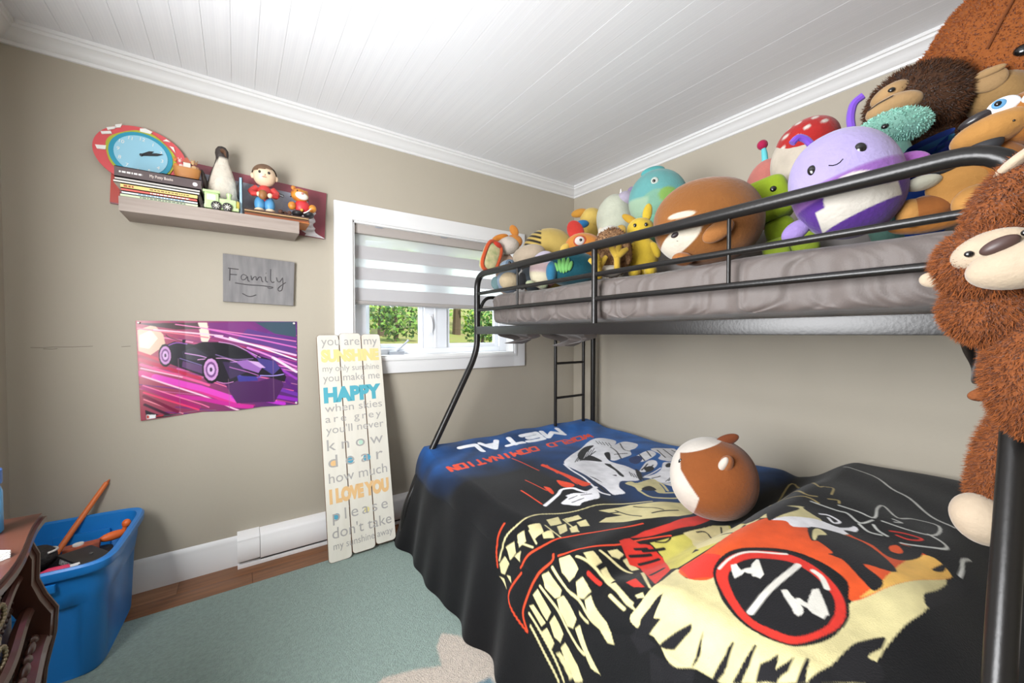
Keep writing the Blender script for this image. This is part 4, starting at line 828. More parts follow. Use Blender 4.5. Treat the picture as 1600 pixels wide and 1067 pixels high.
# ---------------------------------------------------------------- sunshine sign leaning on the wall
sg = thing('sunshine_sign', 'tall cream plank sign with the You Are My Sunshine verse leaning on the wall', 'sign', (.372, 2.168, .013))
lean = math.atan2(.262, 1.18); LM = Matrix.Rotation(-lean, 4, 'X') @ Matrix.Rotation(rad(-.4), 4, 'Y'); PRE[sg] = LM
cream = M('sign_cream', (226, 221, 209), .6, var=(4, (218, 212, 198)), stretch=(5, 1, 1)); edge = M('sign_edge', (120, 92, 66), .7)
def rr_(x0, x1, z0, z1, r):
    o = []
    for cx, cz, a0 in ((x1 - r, z1 - r, 0), (x0 + r, z1 - r, 90), (x0 + r, z0 + r, 180), (x1 - r, z0 + r, 270)):
        for k in range(5): a = rad(a0 + k * 22.5); o.append((cx + r * math.cos(a), cz + r * math.sin(a)))
    return o
for x0, x1, z0, z1 in ((0, .115, .0, 1.207), (.118, .238, .012, 1.216), (.241, .352, .022, 1.21)):
    B().prism(rr_(x0, x1, z0, z1, .018), 0, .011, 'xz').o('plank_core', edge, sg)
    B().prism(rr_(x0 + .0015, x1 - .0015, z0 + .0015, z1 - .0015, .017), -.0012, 0.0, 'xz').o('plank', cream, sg)
for z in (.2, .95): B().box(.02, .33, .011, .02, z, z + .05, .002).o('batten', edge, sg)
gry = M('sign_grey', (168, 164, 160), .7); ink = {'g': gry, 'y': M('sign_yellow', (222, 208, 140), .7), 't': M('sign_teal', (82, 166, 182), .7), 'o': M('sign_tan', (226, 184, 128), .7), 'm': M('sign_mint', (180, 212, 190), .7), 'b': M('sign_blue', (80, 158, 184), .7)}
zt = 1.207
def sline(txt, zc, hh, k='g', x0=.022, w=.31, bold=0, sp=1.0):
    # hh is the height of a capital letter
    text(txt, ink[k], sg, Matrix.Translation((x0, -.0016, zc)) @ Matrix.Rotation(PI / 2, 4, 'X'), size=hh / .7, wfit=w, ext=.0006, bold=bold, space=sp, letters=True)
for a in [('you are my', 1.146, .05, 'g'), ('SUNSHINE', 1.055, .062, 'y', .018, .318, .006), ('my only sunshine', .997, .035, 'g'), ('you make me', .94, .042, 'g'), ('HAPPY', .828, .075, 't', .02, .312, .007), ('when skies', .772, .042, 'g'), ('are grey', .715, .04, 'g', .022, .3, 0, 1.3), ("you'll never", .655, .042, 'g'), ('know', .565, .06, 'g', .022, .3, 0, 1.5), ('dear', .475, .066, 'g', .024, .29, 0, 1.5), ('how much', .395, .052, 'g'), ('I LOVE YOU', .295, .064, 'o', .02, .315, .007), ('please', .2, .058, 'g', .03, .29, 0, 1.35), ("don't take", .115, .055, 'g', .024, .31), ('my sunshine away', .06, .036, 'g', .026, .31)]: sline(*a)
def dot(x, z, r, k): B().lathe([(r, 0), (r, -.0004)], (x, -.0013, z), 16, 'y').o('painted_dot', ink[k], sg)
for a in [(.2, .585, .014, 'm'), (.045, .497, .02, 'o'), (.135, .5, .02, 'b'), (.225, .495, .02, 'b'), (.05, .222, .016, 'b'), (.205, .218, .015, 'y')]: dot(*a)
# ---------------------------------------------------------------- wall shelf
SZ = 1.766
sh = tag(B().box(-.392, .264, 2.25, 2.452, 1.706, SZ, .002).o('wall_shelf', M('shelf_wood', (166, 152, 142), .6, var=(6, (150, 136, 127)), stretch=(1, 1, 16))), 'grey-brown wood-grain floating shelf holding books and figurines', 'shelf')
pk = thing('maroon_panel', 'long maroon-bordered wrapped picture panel on the wall behind the shelf', 'picture', (-.455, D - .001, 1.784))
PRE[pk] = Matrix.Rotation(rad(2.6), 4, 'Y')
B().box(0, .872, -.012, 0, -.005, .258, .002).o('panel', M('maroon_card', (150, 74, 84), .35, var=(5, (128, 60, 72))), pk)
B().box(.09, .78, -.0135, -.0118, .045, .215).o('picture', M('panel_picture', (176, 178, 186), .3, var=(9, (120, 122, 140))), pk)
B().box(0, .03, -.0137, -.0118, 0, .255).o('red_strip', M('red_strip', (186, 66, 52), .35), pk)
film = M('clear_film', (225, 220, 222), .12, spec=.8)
fv, ff = [], []
for i in range(13):
    z = -.003 + .012 * i; fv += [(.77 + .012 * math.sin(i * 1.9) - .004 * i, -.0135, z), (.80 + .01 * math.sin(i * 2.3) + .05 * max(0, 3 - i) / 3, -.0142 - .004 * (i % 2), z), (.815 + .008 * math.cos(i * 1.7) + .05 * max(0, 3 - i) / 3, -.0135, z)]
for i in range(12):
    for k in (0, 1): a = i * 3 + k; ff.append((a, a + 1, a + 4, a + 3))
mk('crinkled_wrap', np.array(fv), ff, film, pk, False)
# clock standing behind the books
ck = thing('oval_clock', 'oval red wall clock with a light blue dial above the book stack', 'clock', (-.345, 2.45, 1.9))
PRE[ck] = Matrix.Translation((0, 0, .105)) @ Matrix.Rotation(rad(8), 4, 'Y') @ Matrix.Rotation(rad(-3), 4, 'X')
def disc(rx, rz, y0, y1, nm, rgb, n=48, wob=0):
    return B().prism([((rx + wob * math.sin(5 * a)) * math.cos(a), (rz + wob * math.cos(4 * a)) * math.sin(a)) for a in (2 * PI * i / n for i in range(n))], y0, y1, 'xz').o(nm, M('clock_' + nm, rgb, .4), ck)
disc(.158, .132, -.012, 0, 'backboard', (216, 84, 88)); disc(.117, .112, -.018, -.012, 'green_rim', (176, 182, 54), wob=.004); disc(.107, .103, -.022, -.018, 'blue_rim', (40, 150, 178)); disc(.09, .087, -.025, -.022, 'dial', (150, 202, 222))
wm = M('clock_white', (238, 236, 230), .5)
for k in range(1, 13):
    a = PI / 2 - k * PI / 6; text(str(k), wm, ck, Matrix.Translation((.074 * math.cos(a) - .007 * len(str(k)), -.0252, .072 * math.sin(a) - .007)) @ Matrix.Rotation(PI / 2, 4, 'X'), size=.022, name='numeral')
bkm = M('clock_black', (30, 30, 34), .4)
for a, L_, nm in ((50, .05, 'hour_hand'), (66, .078, 'minute_hand')):
    dx, dz = math.sin(rad(a)), math.cos(rad(a)); B().prism([(-dz * .004, dx * .004), (dz * .004, -dx * .004), (dx * L_ * .7 + dz * .006, dz * L_ * .7 - dx * .006), (dx * L_, dz * L_), (dx * L_ * .7 - dz * .006, dz * L_ * .7 + dx * .006)], -.029, -.027, 'xz').o(nm, bkm, ck)
B().lathe([(.006, 0), (.006, -.006), (.003, -.008)], (0, -.025, 0), 12, 'y').o('hand_pin', bkm, ck)
for pts in ([(-.135, .045), (-.105, .06), (-.11, .07), (-.14, .055)], [(-.12, .07), (-.1, .085), (-.095, .1), (-.125, .08)], [(-.1, .09), (-.083, .1), (-.08, .118), (-.1, .105)], [(-.148, -.01), (-.115, .0), (-.115, -.018), (-.14, -.025)], [(.06, .1), (.085, .105), (.07, .112)], [(.085, .085), (.11, .06), (.1, .085)], [(-.02, .108), (.015, .112), (.02, .125), (-.005, .13), (-.022, .122)]): B().prism(pts, -.0195 if pts[0][0] == -.02 else -.0185, -.011, 'xz').o('white_motif', wm, ck)
# ---------------------------------------------------------------- books on the shelf
pages = M('book_pages', (232, 226, 212), .8, stretch=(1, 1, 60), var=(8, (214, 206, 190)))
def book(label, x0, x1, z, th, rgb, y0=2.258, y1=2.43, dx=0, titles=(), spine=None, grp='books stacked on the shelf', nm='book'):
    b = thing(nm, label, 'book', ((x0 + x1) / 2, (y0 + y1) / 2, z), rad(dx), grp); hx, hy = (x1 - x0) / 2, (y1 - y0) / 2; cm_ = M('cover_%d_%d_%d' % rgb, rgb, .45)
    k = min(.0025, th * .2)
    B().box(-hx, hx, -hy, hy, 0, k).box(-hx, hx, -hy, hy, th - k, th).box(-hx, hx, -hy, -hy + .003, 0, th).o('cover', cm_, b, False)
    B().box(-hx + .003, hx - .003, -hy + .003, hy - .004, k, th - k).o('pages', pages, b, False)
    for t_, xo, w_, h_, c_ in titles:
        if t_ == '#':   # lettering too small to read: a row of short printed marks
            d_ = B(); xx = 0; rq = random.Random(len(label))
            while xx < w_: l_ = rq.uniform(.004, .012); d_.box(-hx + xo + xx, -hx + xo + min(w_, xx + l_), -hy - .0004, -hy, th / 2 - h_ * .4, th / 2 + h_ * .4); xx += l_ + .003
            d_.o('spine_print', M('title_%d_%d_%d' % c_, c_, .5), b, False); continue
        text(t_, M('title_%d_%d_%d' % c_, c_, .5), b, Matrix.Translation((-hx + xo, -hy - .0003, th / 2 - h_ * .35)) @ Matrix.Rotation(PI / 2, 4, 'X'), size=h_ / .7, wfit=w_, ext=.0003, name='spine_title')
    return b
book('thin pale green picture book at the bottom of the stack', -.388, -.138, SZ, .014, (196, 206, 172), titles=[('#', .06, .15, .006, (90, 100, 90))])
book('thin white and blue picture book second from the bottom of the stack', -.384, -.139, SZ + .014, .011, (226, 232, 234), y0=2.262, titles=[('#', .05, .15, .005, (80, 130, 150))])
book('thin red-spined picture book in the middle of the stack', -.386, -.14, SZ + .025, .013, (206, 92, 82), y0=2.262, titles=[('#', .09, .13, .006, (250, 235, 220))])
book('yellow picture book in the middle of the stack', -.388, -.139, SZ + .038, .019, (232, 202, 124), y0=2.264, titles=[('#', .01, .03, .01, (160, 70, 40)), ('#', .09, .13, .006, (120, 90, 50))])
book('cream hardback under the thick brown book', -.408, -.132, SZ + .057, .011, (226, 220, 208), y0=2.262)
book('thin grey hardback under the thick brown book', -.404, -.13, SZ + .068, .012, (200, 196, 190), y0=2.262)
dkb = book('thick dark brown book with a pale title on top of the stack', -.404, -.124, SZ + .08, .043, (84, 70, 70), y0=2.256, titles=[('#', .014, .072, .009, (226, 220, 216)), ('My Potty Books', .108, .075, .012, (236, 220, 210))])
B().lathe([(.009, 0), (.009, -.0006)], (.118, -.0872, .02), 16, 'y').o('spine_badge', M('badge', (206, 198, 200), .5), dkb)
book('thin orange book under the small wooden ark', -.262, -.126, SZ + .123, .012, (236, 138, 96), y0=2.29, y1=2.4)
# wooden ark
ak = thing('toy_ark', 'small wooden ark with tiny animals standing on the book stack', 'toy ark', (-.18, 2.345, SZ + .1352)); ak.scale = (1, 1, 1.35)
aw = M('ark_wood', (190, 132, 70), .55, var=(8, (168, 112, 58)), stretch=(1, 1, 5))
B().add(*(lambda n: ([(math.copysign(abs(math.cos(a)) ** .7, math.cos(a)) * r_, math.sin(a) * r_ * .45, z) for r_, z in ((.036, 0), (.046, .02), (.051, .042), (.046, .042), (.042, .03)) for a in (2 * PI * i / n for i in range(n))], [(j * n + i, j * n + (i + 1) % n, (j + 1) * n + (i + 1) % n, (j + 1) * n + i) for j in range(4) for i in range(n)] + [tuple(range(n - 1, -1, -1)), tuple(range(4 * n, 5 * n))]))(28)).o('hull', aw, ak)
B().box(-.012, .014, -.012, .012, .03, .06, .002).o('cabin', M('ark_white', (224, 214, 200), .6), ak); B().prism([(-.016, .06), (.018, .06), (.001, .078)], -.014, .014, 'xz').o('roof', M('ark_roof', (176, 92, 66), .6), ak)
for x, rgb, s_ in ((-.036, (206, 120, 60), 1.1), (-.02, (224, 190, 180), 1.0), (.026, (196, 160, 116), 1.25), (.038, (150, 110, 76), .9)):
    a_ = B().ell((x, -.006, .045), (.009 * s_, .007, .008 * s_)).ell((x - .004, -.01, .058 + .004 * s_), (.006 * s_, .006, .006 * s_)); 
    for k in (-1, 1): a_.ell((x - .004 + k * .005, -.009, .065 + .005 * s_), (.002, .002, .003), seg=(8, 6))
    a_.o('animal', M('ark_%d_%d_%d' % rgb, rgb, .6), ak)
# bookend, penguin, train
be_ = thing('bookend', 'dark woven bookend beside the green toy train', 'bookend', (-.123, 2.3, SZ))
B().box(-.012, .001, -.035, .06, 0, .078, .005, Matrix.Rotation(rad(-12), 4, 'Y') @ Matrix.Translation((.008, 0, .003))).o('plate', M('bookend_dark', (64, 54, 46), .7, var=(60, (30, 26, 24)), bump=(90, .8)), be_)
pg = thing('penguin_figurine', 'carved black and white penguin figurine on the shelf', 'figurine', (-.05, 2.375, SZ)); pg.scale = (.94, .94, 1)
seg = 28; prof = [(.05, 0), (.062, .02), (.07, .07), (.068, .12), (.058, .17), (.045, .215), (.032, .25), (.026, .272), (.026, .285), (.029, .3), (.027, .318), (.017, .333), (.004, .338)]
V_ = []; C_ = []
for r_, z in prof:
    for i in range(seg):
        a = 2 * PI * i / seg; V_.append((r_ * math.cos(a), r_ * .72 * math.sin(a) + (-.006 if z > .26 else 0), z)); fa = math.cos(a + PI / 2 - .5)
        C_.append(lin((222, 212, 196)) if (fa > .12 and z < .262) or (fa > .55 and .262 <= z < .285) else lin((62, 54, 50)))
F_ = [(j * seg + i, j * seg + (i + 1) % seg, (j + 1) * seg + (i + 1) % seg, (j + 1) * seg + i) for j in range(len(prof) - 1) for i in range(seg)]
mk('body', V_, F_, M('carved_paint', rough=.6, vcol=True, var=(30, .86), bump=(60, .5)), pg, True, np.array(C_))
dkc = M('penguin_dark', (62, 54, 50), .6, bump=(60, .5))
B().tube([(.004, -.026, .31), (.012, -.05, .3), (.018, -.062, .272)], [.012, .008, .002], 8).o('beak', M('penguin_beak', (96, 66, 46), .5), pg)
for s_ in (-1, 1): B().ell((s_ * .066, .006, .13), (.012, .03, .085), (0, s_ * 12, 0)).o('flipper', dkc, pg)
for s_ in (-1, 1): B().ell((s_ * .025, -.05, .008), (.02, .028, .008)).o('foot', M('penguin_foot', (190, 150, 130), .6), pg)
tn = thing('toy_train', 'pale green ceramic toy train with spoked wheels on the shelf edge', 'toy train', (-.051, 2.278, SZ)); tn.scale = (.93, .95, .95)
gm = M('train_green', (184, 208, 150), .3, coat=.3)
B().box(-.068, -.012, -.022, .03, .018, .082, .006).box(-.074, -.006, -.027, .035, .08, .092, .004).o('cab', gm, tn)
B().box(-.012, .06, -.02, .028, .02, .062, .012).box(-.07, .07, -.02, .028, .008, .024, .004).o('boiler', gm, tn); B().lathe([(.02, 0), (.024, .003), (.02, .012)], (.06, .004, .042), 18, 'x').o('nose', M('train_yellow', (206, 186, 90), .35), tn)
B().lathe([(.012, .06), (.009, .075), (.013, .09), (.011, .094), (.006, .088)], (.03, .004, 0), 14).o('funnel', gm, tn)
B().box(-.058, -.024, -.0232, -.0215, .045, .072, .001).o('window', M('train_window', (222, 228, 206), .3), tn)
for x in (-.022, .022):
    wh = B().lathe([(.021, 0), (.021, -.007), (.015, -.008), (.015, -.004)], (x, -.0205, .021), 20, 'y').o('wheel', M('train_tyre', (46, 42, 40), .4), tn)
    sp = B()
    for k in range(8): a = k * PI / 4; sp.tube([(x, -.026, .021), (x + .015 * math.cos(a), -.026, .021 + .015 * math.sin(a))], .0015, 5)
    sp.lathe([(.004, 0), (.004, -.004)], (x, -.0255, .021), 10, 'y').o('spokes', M('train_spoke', (225, 222, 210), .4), wh)
# slim blue book upright, record sleeves, figurines
b_ = thing('upright_book', 'slim pale blue book standing upright beside the boy figurine', 'book', (.022, 2.345, SZ)); B().box(-.0065, -.0045, -.06, .06, 0, .178).box(.0045, .0065, -.06, .06, 0, .178).box(-.0065, .0065, -.06, -.057, 0, .178).o('cover', M('cover_paleblue', (160, 190, 210), .35), b_, False); B().box(-.0045, .0045, -.057, .058, .003, .174).o('pages', pages, b_, False)
for i, (rgb, nm) in enumerate([((206, 128, 70), 'orange'), ((178, 96, 60), 'rust'), ((120, 82, 60), 'brown'), ((206, 168, 120), 'tan'), ((92, 66, 56), 'dark brown')]):
    book('thin %s book under the boy and tiger figurines' % nm, .036, .314 - .004 * (i % 2), SZ + .0072 * i, .007, rgb, y0=2.272 + .004 * (i % 3), y1=2.425, grp='thin books under the figurines')
FZ = SZ + .036
by = thing('boy_figurine', 'boy figurine in red shirt and blue jeans holding a ball', 'figurine', (.122, 2.345, FZ + .0005)); by.rotation_euler.z = rad(-4); by.scale = (.97, .97, 1)
skin = M('fig_skin', (236, 208, 176), .4); redm = M('fig_red', (196, 62, 58), .4); jean = M('fig_blue', (84, 150, 196), .45)
E(by, 'head', (0, 0, .19), (.052, .045, .052), skin, (0, 0, 0), lump=.01); E(by, 'nose', (.0, -.046, .183), (.006, .006, .005), skin, seg=(12, 8))
for s_ in (-1, 1): E(by, 'ear', (s_ * .052, .002, .185), (.009, .008, .014), skin, seg=(14, 10)); E(by, 'eye', (s_ * .02, -.042, .196), (.006, .004, .007), M('fig_eye', (50, 44, 44), .2), seg=(12, 8)); E(by, 'leg', (s_ * .022, -.006, .045), (.024, .026, .04), jean); E(by, 'foot', (s_ * .024, -.018, .012), (.022, .03, .012), skin); B().tube([(s_ * .035, -.004, .125), (s_ * .058, -.014, .1), (s_ * .05, -.036, .085), (s_ * .03, -.046, .084)], [.016, .016, .013, .011], 10).o('arm', redm, by); E(by, 'hand', (s_ * .024, -.048, .083), (.012, .012, .012), skin, seg=(14, 10))
P_, F_ = ellmesh((0, .004, .197), (.056, .049, .053), None, (30, 22)); keep = [f for f in F_ if (lambda m: m[2] > (.214 + .25 * m[0] if m[1] < .006 else .168))(np.mean([P_[i] for i in f], axis=0))]
mk('hair', P_, keep, M('fig_hair', (116, 88, 66), .5, bump=(50, .6)), by)
E(by, 'torso', (0, 0, .1), (.036, .03, .044), redm); E(by, 'ball', (-.008, -.05, .082), (.02, .016, .024), M('fig_ball', (150, 100, 54), .5)); E(by, 'smile', (0, -.0452, .173), (.012, .002, .002), M('fig_lip', (190, 110, 96), .5), seg=(12, 6)); B().tube([(.05, -.02, .108), (.085, -.024, .097)], [.006, .007], 8).o('bat', bkm, by)
tg = thing('tiger_figurine', 'seated orange tiger figurine in a red shirt at the shelf end', 'figurine', (.288, 2.33, FZ + .0003)); tg.scale = (.95, .95, .95)
org = M('tiger_orange', (222, 150, 56), .45, var=(40, (180, 104, 40))); tgw = M('tiger_white', (236, 226, 216), .5); blk = M('tiger_black', (34, 32, 34), .5)
E(tg, 'head', (-.012, -.006, .125), (.044, .036, .036), org, (0, 14, 0)); E(tg, 'muzzle', (-.006, -.034, .116), (.032, .018, .02), tgw, (0, 14, 0)); E(tg, 'torso', (0, 0, .065), (.038, .03, .042), M('tiger_red', (206, 54, 60), .45)); E(tg, 'nose', (-.004, -.052, .124), (.007, .005, .005), M('tiger_nose', (210, 130, 120), .4), seg=(12, 8))
for s_ in (-1, 1):
    E(tg, 'ear', (-.012 + s_ * .03, .0, .155 - s_ * .008), (.012, .008, .012), org, seg=(14, 10)); E(tg, 'eye', (-.012 + s_ * .015, -.036, .136 - s_ * .004), (.004, .003, .005), blk, seg=(10, 8)); E(tg, 'arm', (s_ * .05, -.01, .062), (.02, .02, .022), org); E(tg, 'leg', (s_ * .028, -.03, .018), (.026, .034, .018), blk)
    for k in range(3): E(tg, 'stripe', (-.012 + s_ * (.028 + .004 * k), -.018 + .012 * k, .137 - .012 * k - s_ * .004), (.012, .01, .0022), blk, (0, 20 * s_, 0), seg=(10, 6))
B().tube(rounded([(.0, -.05, .02), (.02, -.056, .03), (.035, -.05, .05)], .01), .003, 6).o('tail', tgw, tg); E(tg, 'belt_buckle', (-.006, -.03, .04), (.008, .006, .009), M('tiger_gold', (214, 170, 70), .4), seg=(12, 8))
for i, x in enumerate((.186, .208, .226)):
    o = thing('pine_cone', 'small dark brown pine cone between the boy and tiger figurines', 'pine cone', (x, 2.29 + .02 * (i % 2), FZ), 0, 'pine cones on the shelf'); pcb = B().ell((0, 0, .011), (.009, .009, .011), seg=(12, 8))
    for k in range(16): a = k * 2.4; z = .003 + k * .0011; rr2 = .0095 * math.sin(PI * min(.98, (z / .022))); pcb.ell((rr2 * math.cos(a), rr2 * math.sin(a), z), (.004, .004, .0016), seg=(8, 5))
    pcb.o('scales', M('cone_brown', (96, 62, 48), .7), o)
# ---------------------------------------------------------------- blue storage tote with toys
tb = thing('storage_tote', 'open blue plastic storage tote full of toys in the corner', 'storage tote', (-.556, 2.165, .0125)); tb.rotation_euler.z = rad(-3)
tbm = M('tote_blue', (30, 126, 206), .32, spec=.55)
def loop(hx, hy, z, k=.09, n=48, ins=0):
    o = []
    for i in range(n):
        a = 2 * PI * i / n; c, s_ = math.cos(a), math.sin(a); x = hx * math.copysign(abs(c) ** .3, c); y = hy * math.copysign(abs(s_) ** .3, s_)
        if ins:
            if abs(y) < hy * .55 and abs(x) > hx * .8: x *= (1 - ins)
            if abs(x) < hx * .6 and abs(y) > hy * .8: y *= (1 - ins)
        o.append((x, y, z))
    return o
def loft(loops):
    n = len(loops[0]); V = [v for l in loops for v in l]; F = [(j * n + i, j * n + (i + 1) % n, (j + 1) * n + (i + 1) % n, (j + 1) * n + i) for j in range(len(loops) - 1) for i in range(n)]
    return V, F
hx, hy = .158, .212
Ls = [loop(.001, .001, 0), loop(hx, hy, 0), loop(hx + .004, hy + .004, .01, ins=.05), loop(hx + .016, hy + .017, .255, ins=.05), loop(hx + .018, hy + .019, .262), loop(hx + .026, hy + .028, .315), loop(hx + .027, hy + .029, .36), loop(hx + .029, hy + .031, .368), loop(hx + .043, hy + .045, .37), loop(hx + .046, hy + .048, .376), loop(hx + .046, hy + .048, .398), loop(hx + .04, hy + .042, .405), loop(hx + .024, hy + .026, .4), loop(hx + .021, hy + .023, .36), loop(hx + .012, hy + .013, .26), loop(hx + .010, hy + .011, .25, ins=.05), loop(hx - .002, hy - .002, .012, ins=.05), loop(.001, .001, .012)]
V_, F_ = loft(Ls); B().add(V_, F_).o('tub', tbm, tb)
B().box(-.085, .085, hy + .0, hy + .012, .1, .345, .008).o('recess_panel', tbm, tb)
for s_ in (-1, 1): B().box(-.07, .07, s_ * (hy + .045) - .006, s_ * (hy + .045) + .006, .335, .362, .004).o('handle', tbm, tb)
GT = 'toys in the blue tote'
TM = tb.matrix_basis.copy()
fillm = tag(B().add(*loft([[(x + .032, y - .024, z) for x, y, z in l_] for l_ in (loop(.001, .001, .318), loop(.094, .148, .312), loop(.108, .158, .25), loop(.1, .15, .03), loop(.001, .001, .03))])).o('toy_bag', M('toy_bag', (34, 32, 34), .7, bump=(14, 1.0))), 'crumpled black bag under the toys in the blue tote', 'bag', GT); fillm.location = tb.location; fillm.rotation_euler = tb.rotation_euler
o = thing('toy_shoe', 'black knitted shoe with white trim in the blue tote', 'shoe', (-.61, 2.18, .334), rad(-60), GT); E(o, 'upper', (0, 0, .035), (.088, .042, .042), M('knit_black', (38, 34, 32), .8, bump=(120, 1)), (0, -12, 0), lump=.03); B().tube([(.084 * math.cos(a), .04 * math.sin(a), .055 + .018 * math.cos(a)) for a in np.linspace(0, PI, 14)], .004, 6).o('trim', M('shoe_trim', (220, 216, 210), .6), o)
o = thing('game_case', 'black hard plastic case lying in the blue tote', 'case', (-.47, 2.108, .332), rad(-48), GT); PRE[o] = Matrix.Rotation(rad(-6), 4, 'X') @ Matrix.Rotation(rad(8), 4, 'Y'); B().box(-.08, .08, -.05, .05, 0, .032, .005).o('shell', M('case_black', (40, 38, 38), .4), o); B().lathe([(.006, .032), (.006, .036)], (-.01, .01, 0), 10).o('button', M('case_grey', (90, 88, 86), .4), o); B().box(-.06, .06, -.0515, -.049, .008, .024).o('keys', M('case_keys', (200, 198, 194), .5, var=(120, (40, 40, 42))), o)
o = thing('orange_toy', 'small orange toy figure lying in the blue tote', 'toy', (-.432, 2.282, .336), rad(25), GT); om = M('toy_orange', (232, 108, 44), .4); E(o, 'body', (0, 0, .02), (.045, .018, .018), om); E(o, 'head', (.04, 0, .055), (.015, .015, .017), om, seg=(14, 10)); B().tube([(.03, 0, .025), (.038, 0, .05)], .008, 8).tube([(-.03, 0, .02), (-.07, .02, .012)], [.01, .003], 8).tube([(.01, .012, .018), (.03, .035, .006)], .006, 6).o('limbs', om, o)
o = thing('brick_toy', 'red and grey toy vehicle in the blue tote', 'toy', (-.512, 2.23, .332), rad(5), GT); B().box(-.05, .05, -.022, .022, .008, .035, .006).o('body', M('toy_rust', (186, 90, 60), .5, var=(40, (120, 70, 56))), o); B().lathe([(.012, -.026), (.012, .026)], (.03, 0, .012), 14, 'y').lathe([(.012, -.026), (.012, .026)], (-.03, 0, .012), 14, 'y').o('wheels', M('toy_wheel', (50, 48, 48), .5), o); B().lathe([(.016, .035), (.016, .041)], (-.01, 0, 0), 14).o('disc', M('toy_disc', (226, 224, 218), .4), o)
o = thing('pink_toy', 'pink plastic toy with a white end in the blue tote', 'toy', (-.545, 2.03, .331), rad(12), GT); B().tube([(-.06, -.01, .02), (0, 0, .03), (.045, .01, .03)], [.012, .02, .012], 10).o('handle', M('toy_pink', (224, 60, 100), .4), o); B().tube([(.045, .01, .03), (.07, .014, .03)], [.008, .007], 10).o('tip', M('toy_tip', (232, 230, 226), .4), o)
o = thing('yellow_toy', 'small yellow toy block in the blue tote', 'toy', (-.628, 2.09, .322), rad(20), GT); B().box(-.015, .015, -.012, .012, 0, .025, .003).o('block', M('toy_yellow', (214, 186, 50), .4), o); B().lathe([(.006, .025), (.006, .03)], (0, 0, 0), 10).o('stud', M('toy_yellow'), o)
o = thing('orange_stick', 'long orange stick leaning out of the blue tote against the wall', 'stick'); B().tube([(-.64, 2.315, .25), (-.565, 2.385, .39), (-.484, 2.458, .535)], [.011, .011, .009], 10).o('shaft', M('stick_orange', (224, 118, 58), .45), o); B().tube([(-.484, 2.458, .535), (-.476, 2.464, .546)], [.006, .002], 8).o('tip', M('stick_tip', (190, 96, 46), .5), o)
# ---------------------------------------------------------------- carved commode
dr = thing('carved_commode', 'dark mahogany carved commode with ring pulls against the left wall', 'commode', (-.57, 1.08, .0125))
mah = M('mahogany', (84, 48, 36), .33, var=(6, (60, 32, 24)), coat=.25, stretch=(1, .4, 1)); mahd = M('mahogany_dark', (58, 34, 28), .4, coat=.2); brs = M('aged_brass', (150, 136, 112), .35, .8)
def bow(y, k=0): # front line of the top, local y
    return .2 + .022 * math.cos(y / .34 * PI * .95) + k
ys = np.linspace(-.345, .345, 41); bx = -.19
def slab(off, z0, z1, yk): return [( bx, -yk)] + [(bow(y * .345 / yk) + off, y) for y in np.linspace(-yk, yk, 41)] + [(bx, yk)]
for off, z0, z1, yk, nm in ((0, .742, .752, .345, 'top'), (.006, .73, .742, .35, 'top_moulding'), (-.004, .718, .73, .342, 'top_moulding'), (-.014, .706, .718, .334, 'top_moulding')): B().prism(slab(off, z0, z1, yk), z0, z1, 'xy').o(nm, mah, dr)
B().prism(slab(-.043, 0, 0, .315), .17, .71, 'xy').o('carcass', mahd, dr)
for z0, z1 in ((.628, .7), (.545, .618), (.30, .45)):
    d_ = B().prism([(.0, -.29)] + [(bow(y) - .04, y) for y in np.linspace(-.29, .29, 31)] + [(.0, .29)], z0, z1, 'xy').o('drawer', mah, dr); cz = (z0 + z1) / 2; cv = B()
    for k in range(27):
        y = -.28 + k * .0215; xx = bow(y) - .04
        for s_ in (-1, 1):
            cv.ell((xx, y, cz + s_ * (z1 - z0) * .27), (.006, .011, .006), (s_ * 35, 0, 0), (10, 6)); cv.tube([(xx + .003, y + .007 * math.cos(a), cz + s_ * (z1 - z0) * .1 + .007 * math.sin(a)) for a in np.linspace(0, 4.8, 8)], .0022, 5)
    cv.o('carving', mahd, d_)
    for y in (-.17, .085):
        xx = bow(y) - .038; pl = B().lathe([(.002, .012), (.012, .012), (.02, .006), (.027, .002), (.028, 0)], (xx, y, cz + .006), 14, 'x')
        for k in range(8): a = k * PI / 4; pl.ell((xx + .004, y + .024 * math.cos(a), cz + .006 + .024 * math.sin(a)), (.004, .008, .008), seg=(8, 6))
        pl = pl.o('pull', brs, d_); rg = B().tube([(xx + .014, y + .019 * math.cos(a), cz - .016 + .019 * math.sin(a)) for a in np.linspace(0, 2 * PI, 24, endpoint=False)], .0032, 6, closed=True)
        for k in range(16): a = k * PI / 8; rg.ell((xx + .014, y + .019 * math.cos(a), cz - .016 + .019 * math.sin(a)), (.0044, .0044, .0044), seg=(8, 5))
        rg.o('ring', brs, pl)
for z, k in ((.622, .0), (.538, .012), (.46, .03)): B().tube([(bow(y) - .03 + k, y, z) for y in np.linspace(-.31, .31, 41)], .008 + k * .35, 8).o('moulding', mah, dr)
lf_ = B()
for k in range(15):
    y = -.28 + k * .04; lf_.ell((bow(y) - .005, y, .48), (.008, .02, .012), (25 if k % 2 else -25, 0, 0), (12, 8))
lf_.o('leaf_carving', mah, dr)
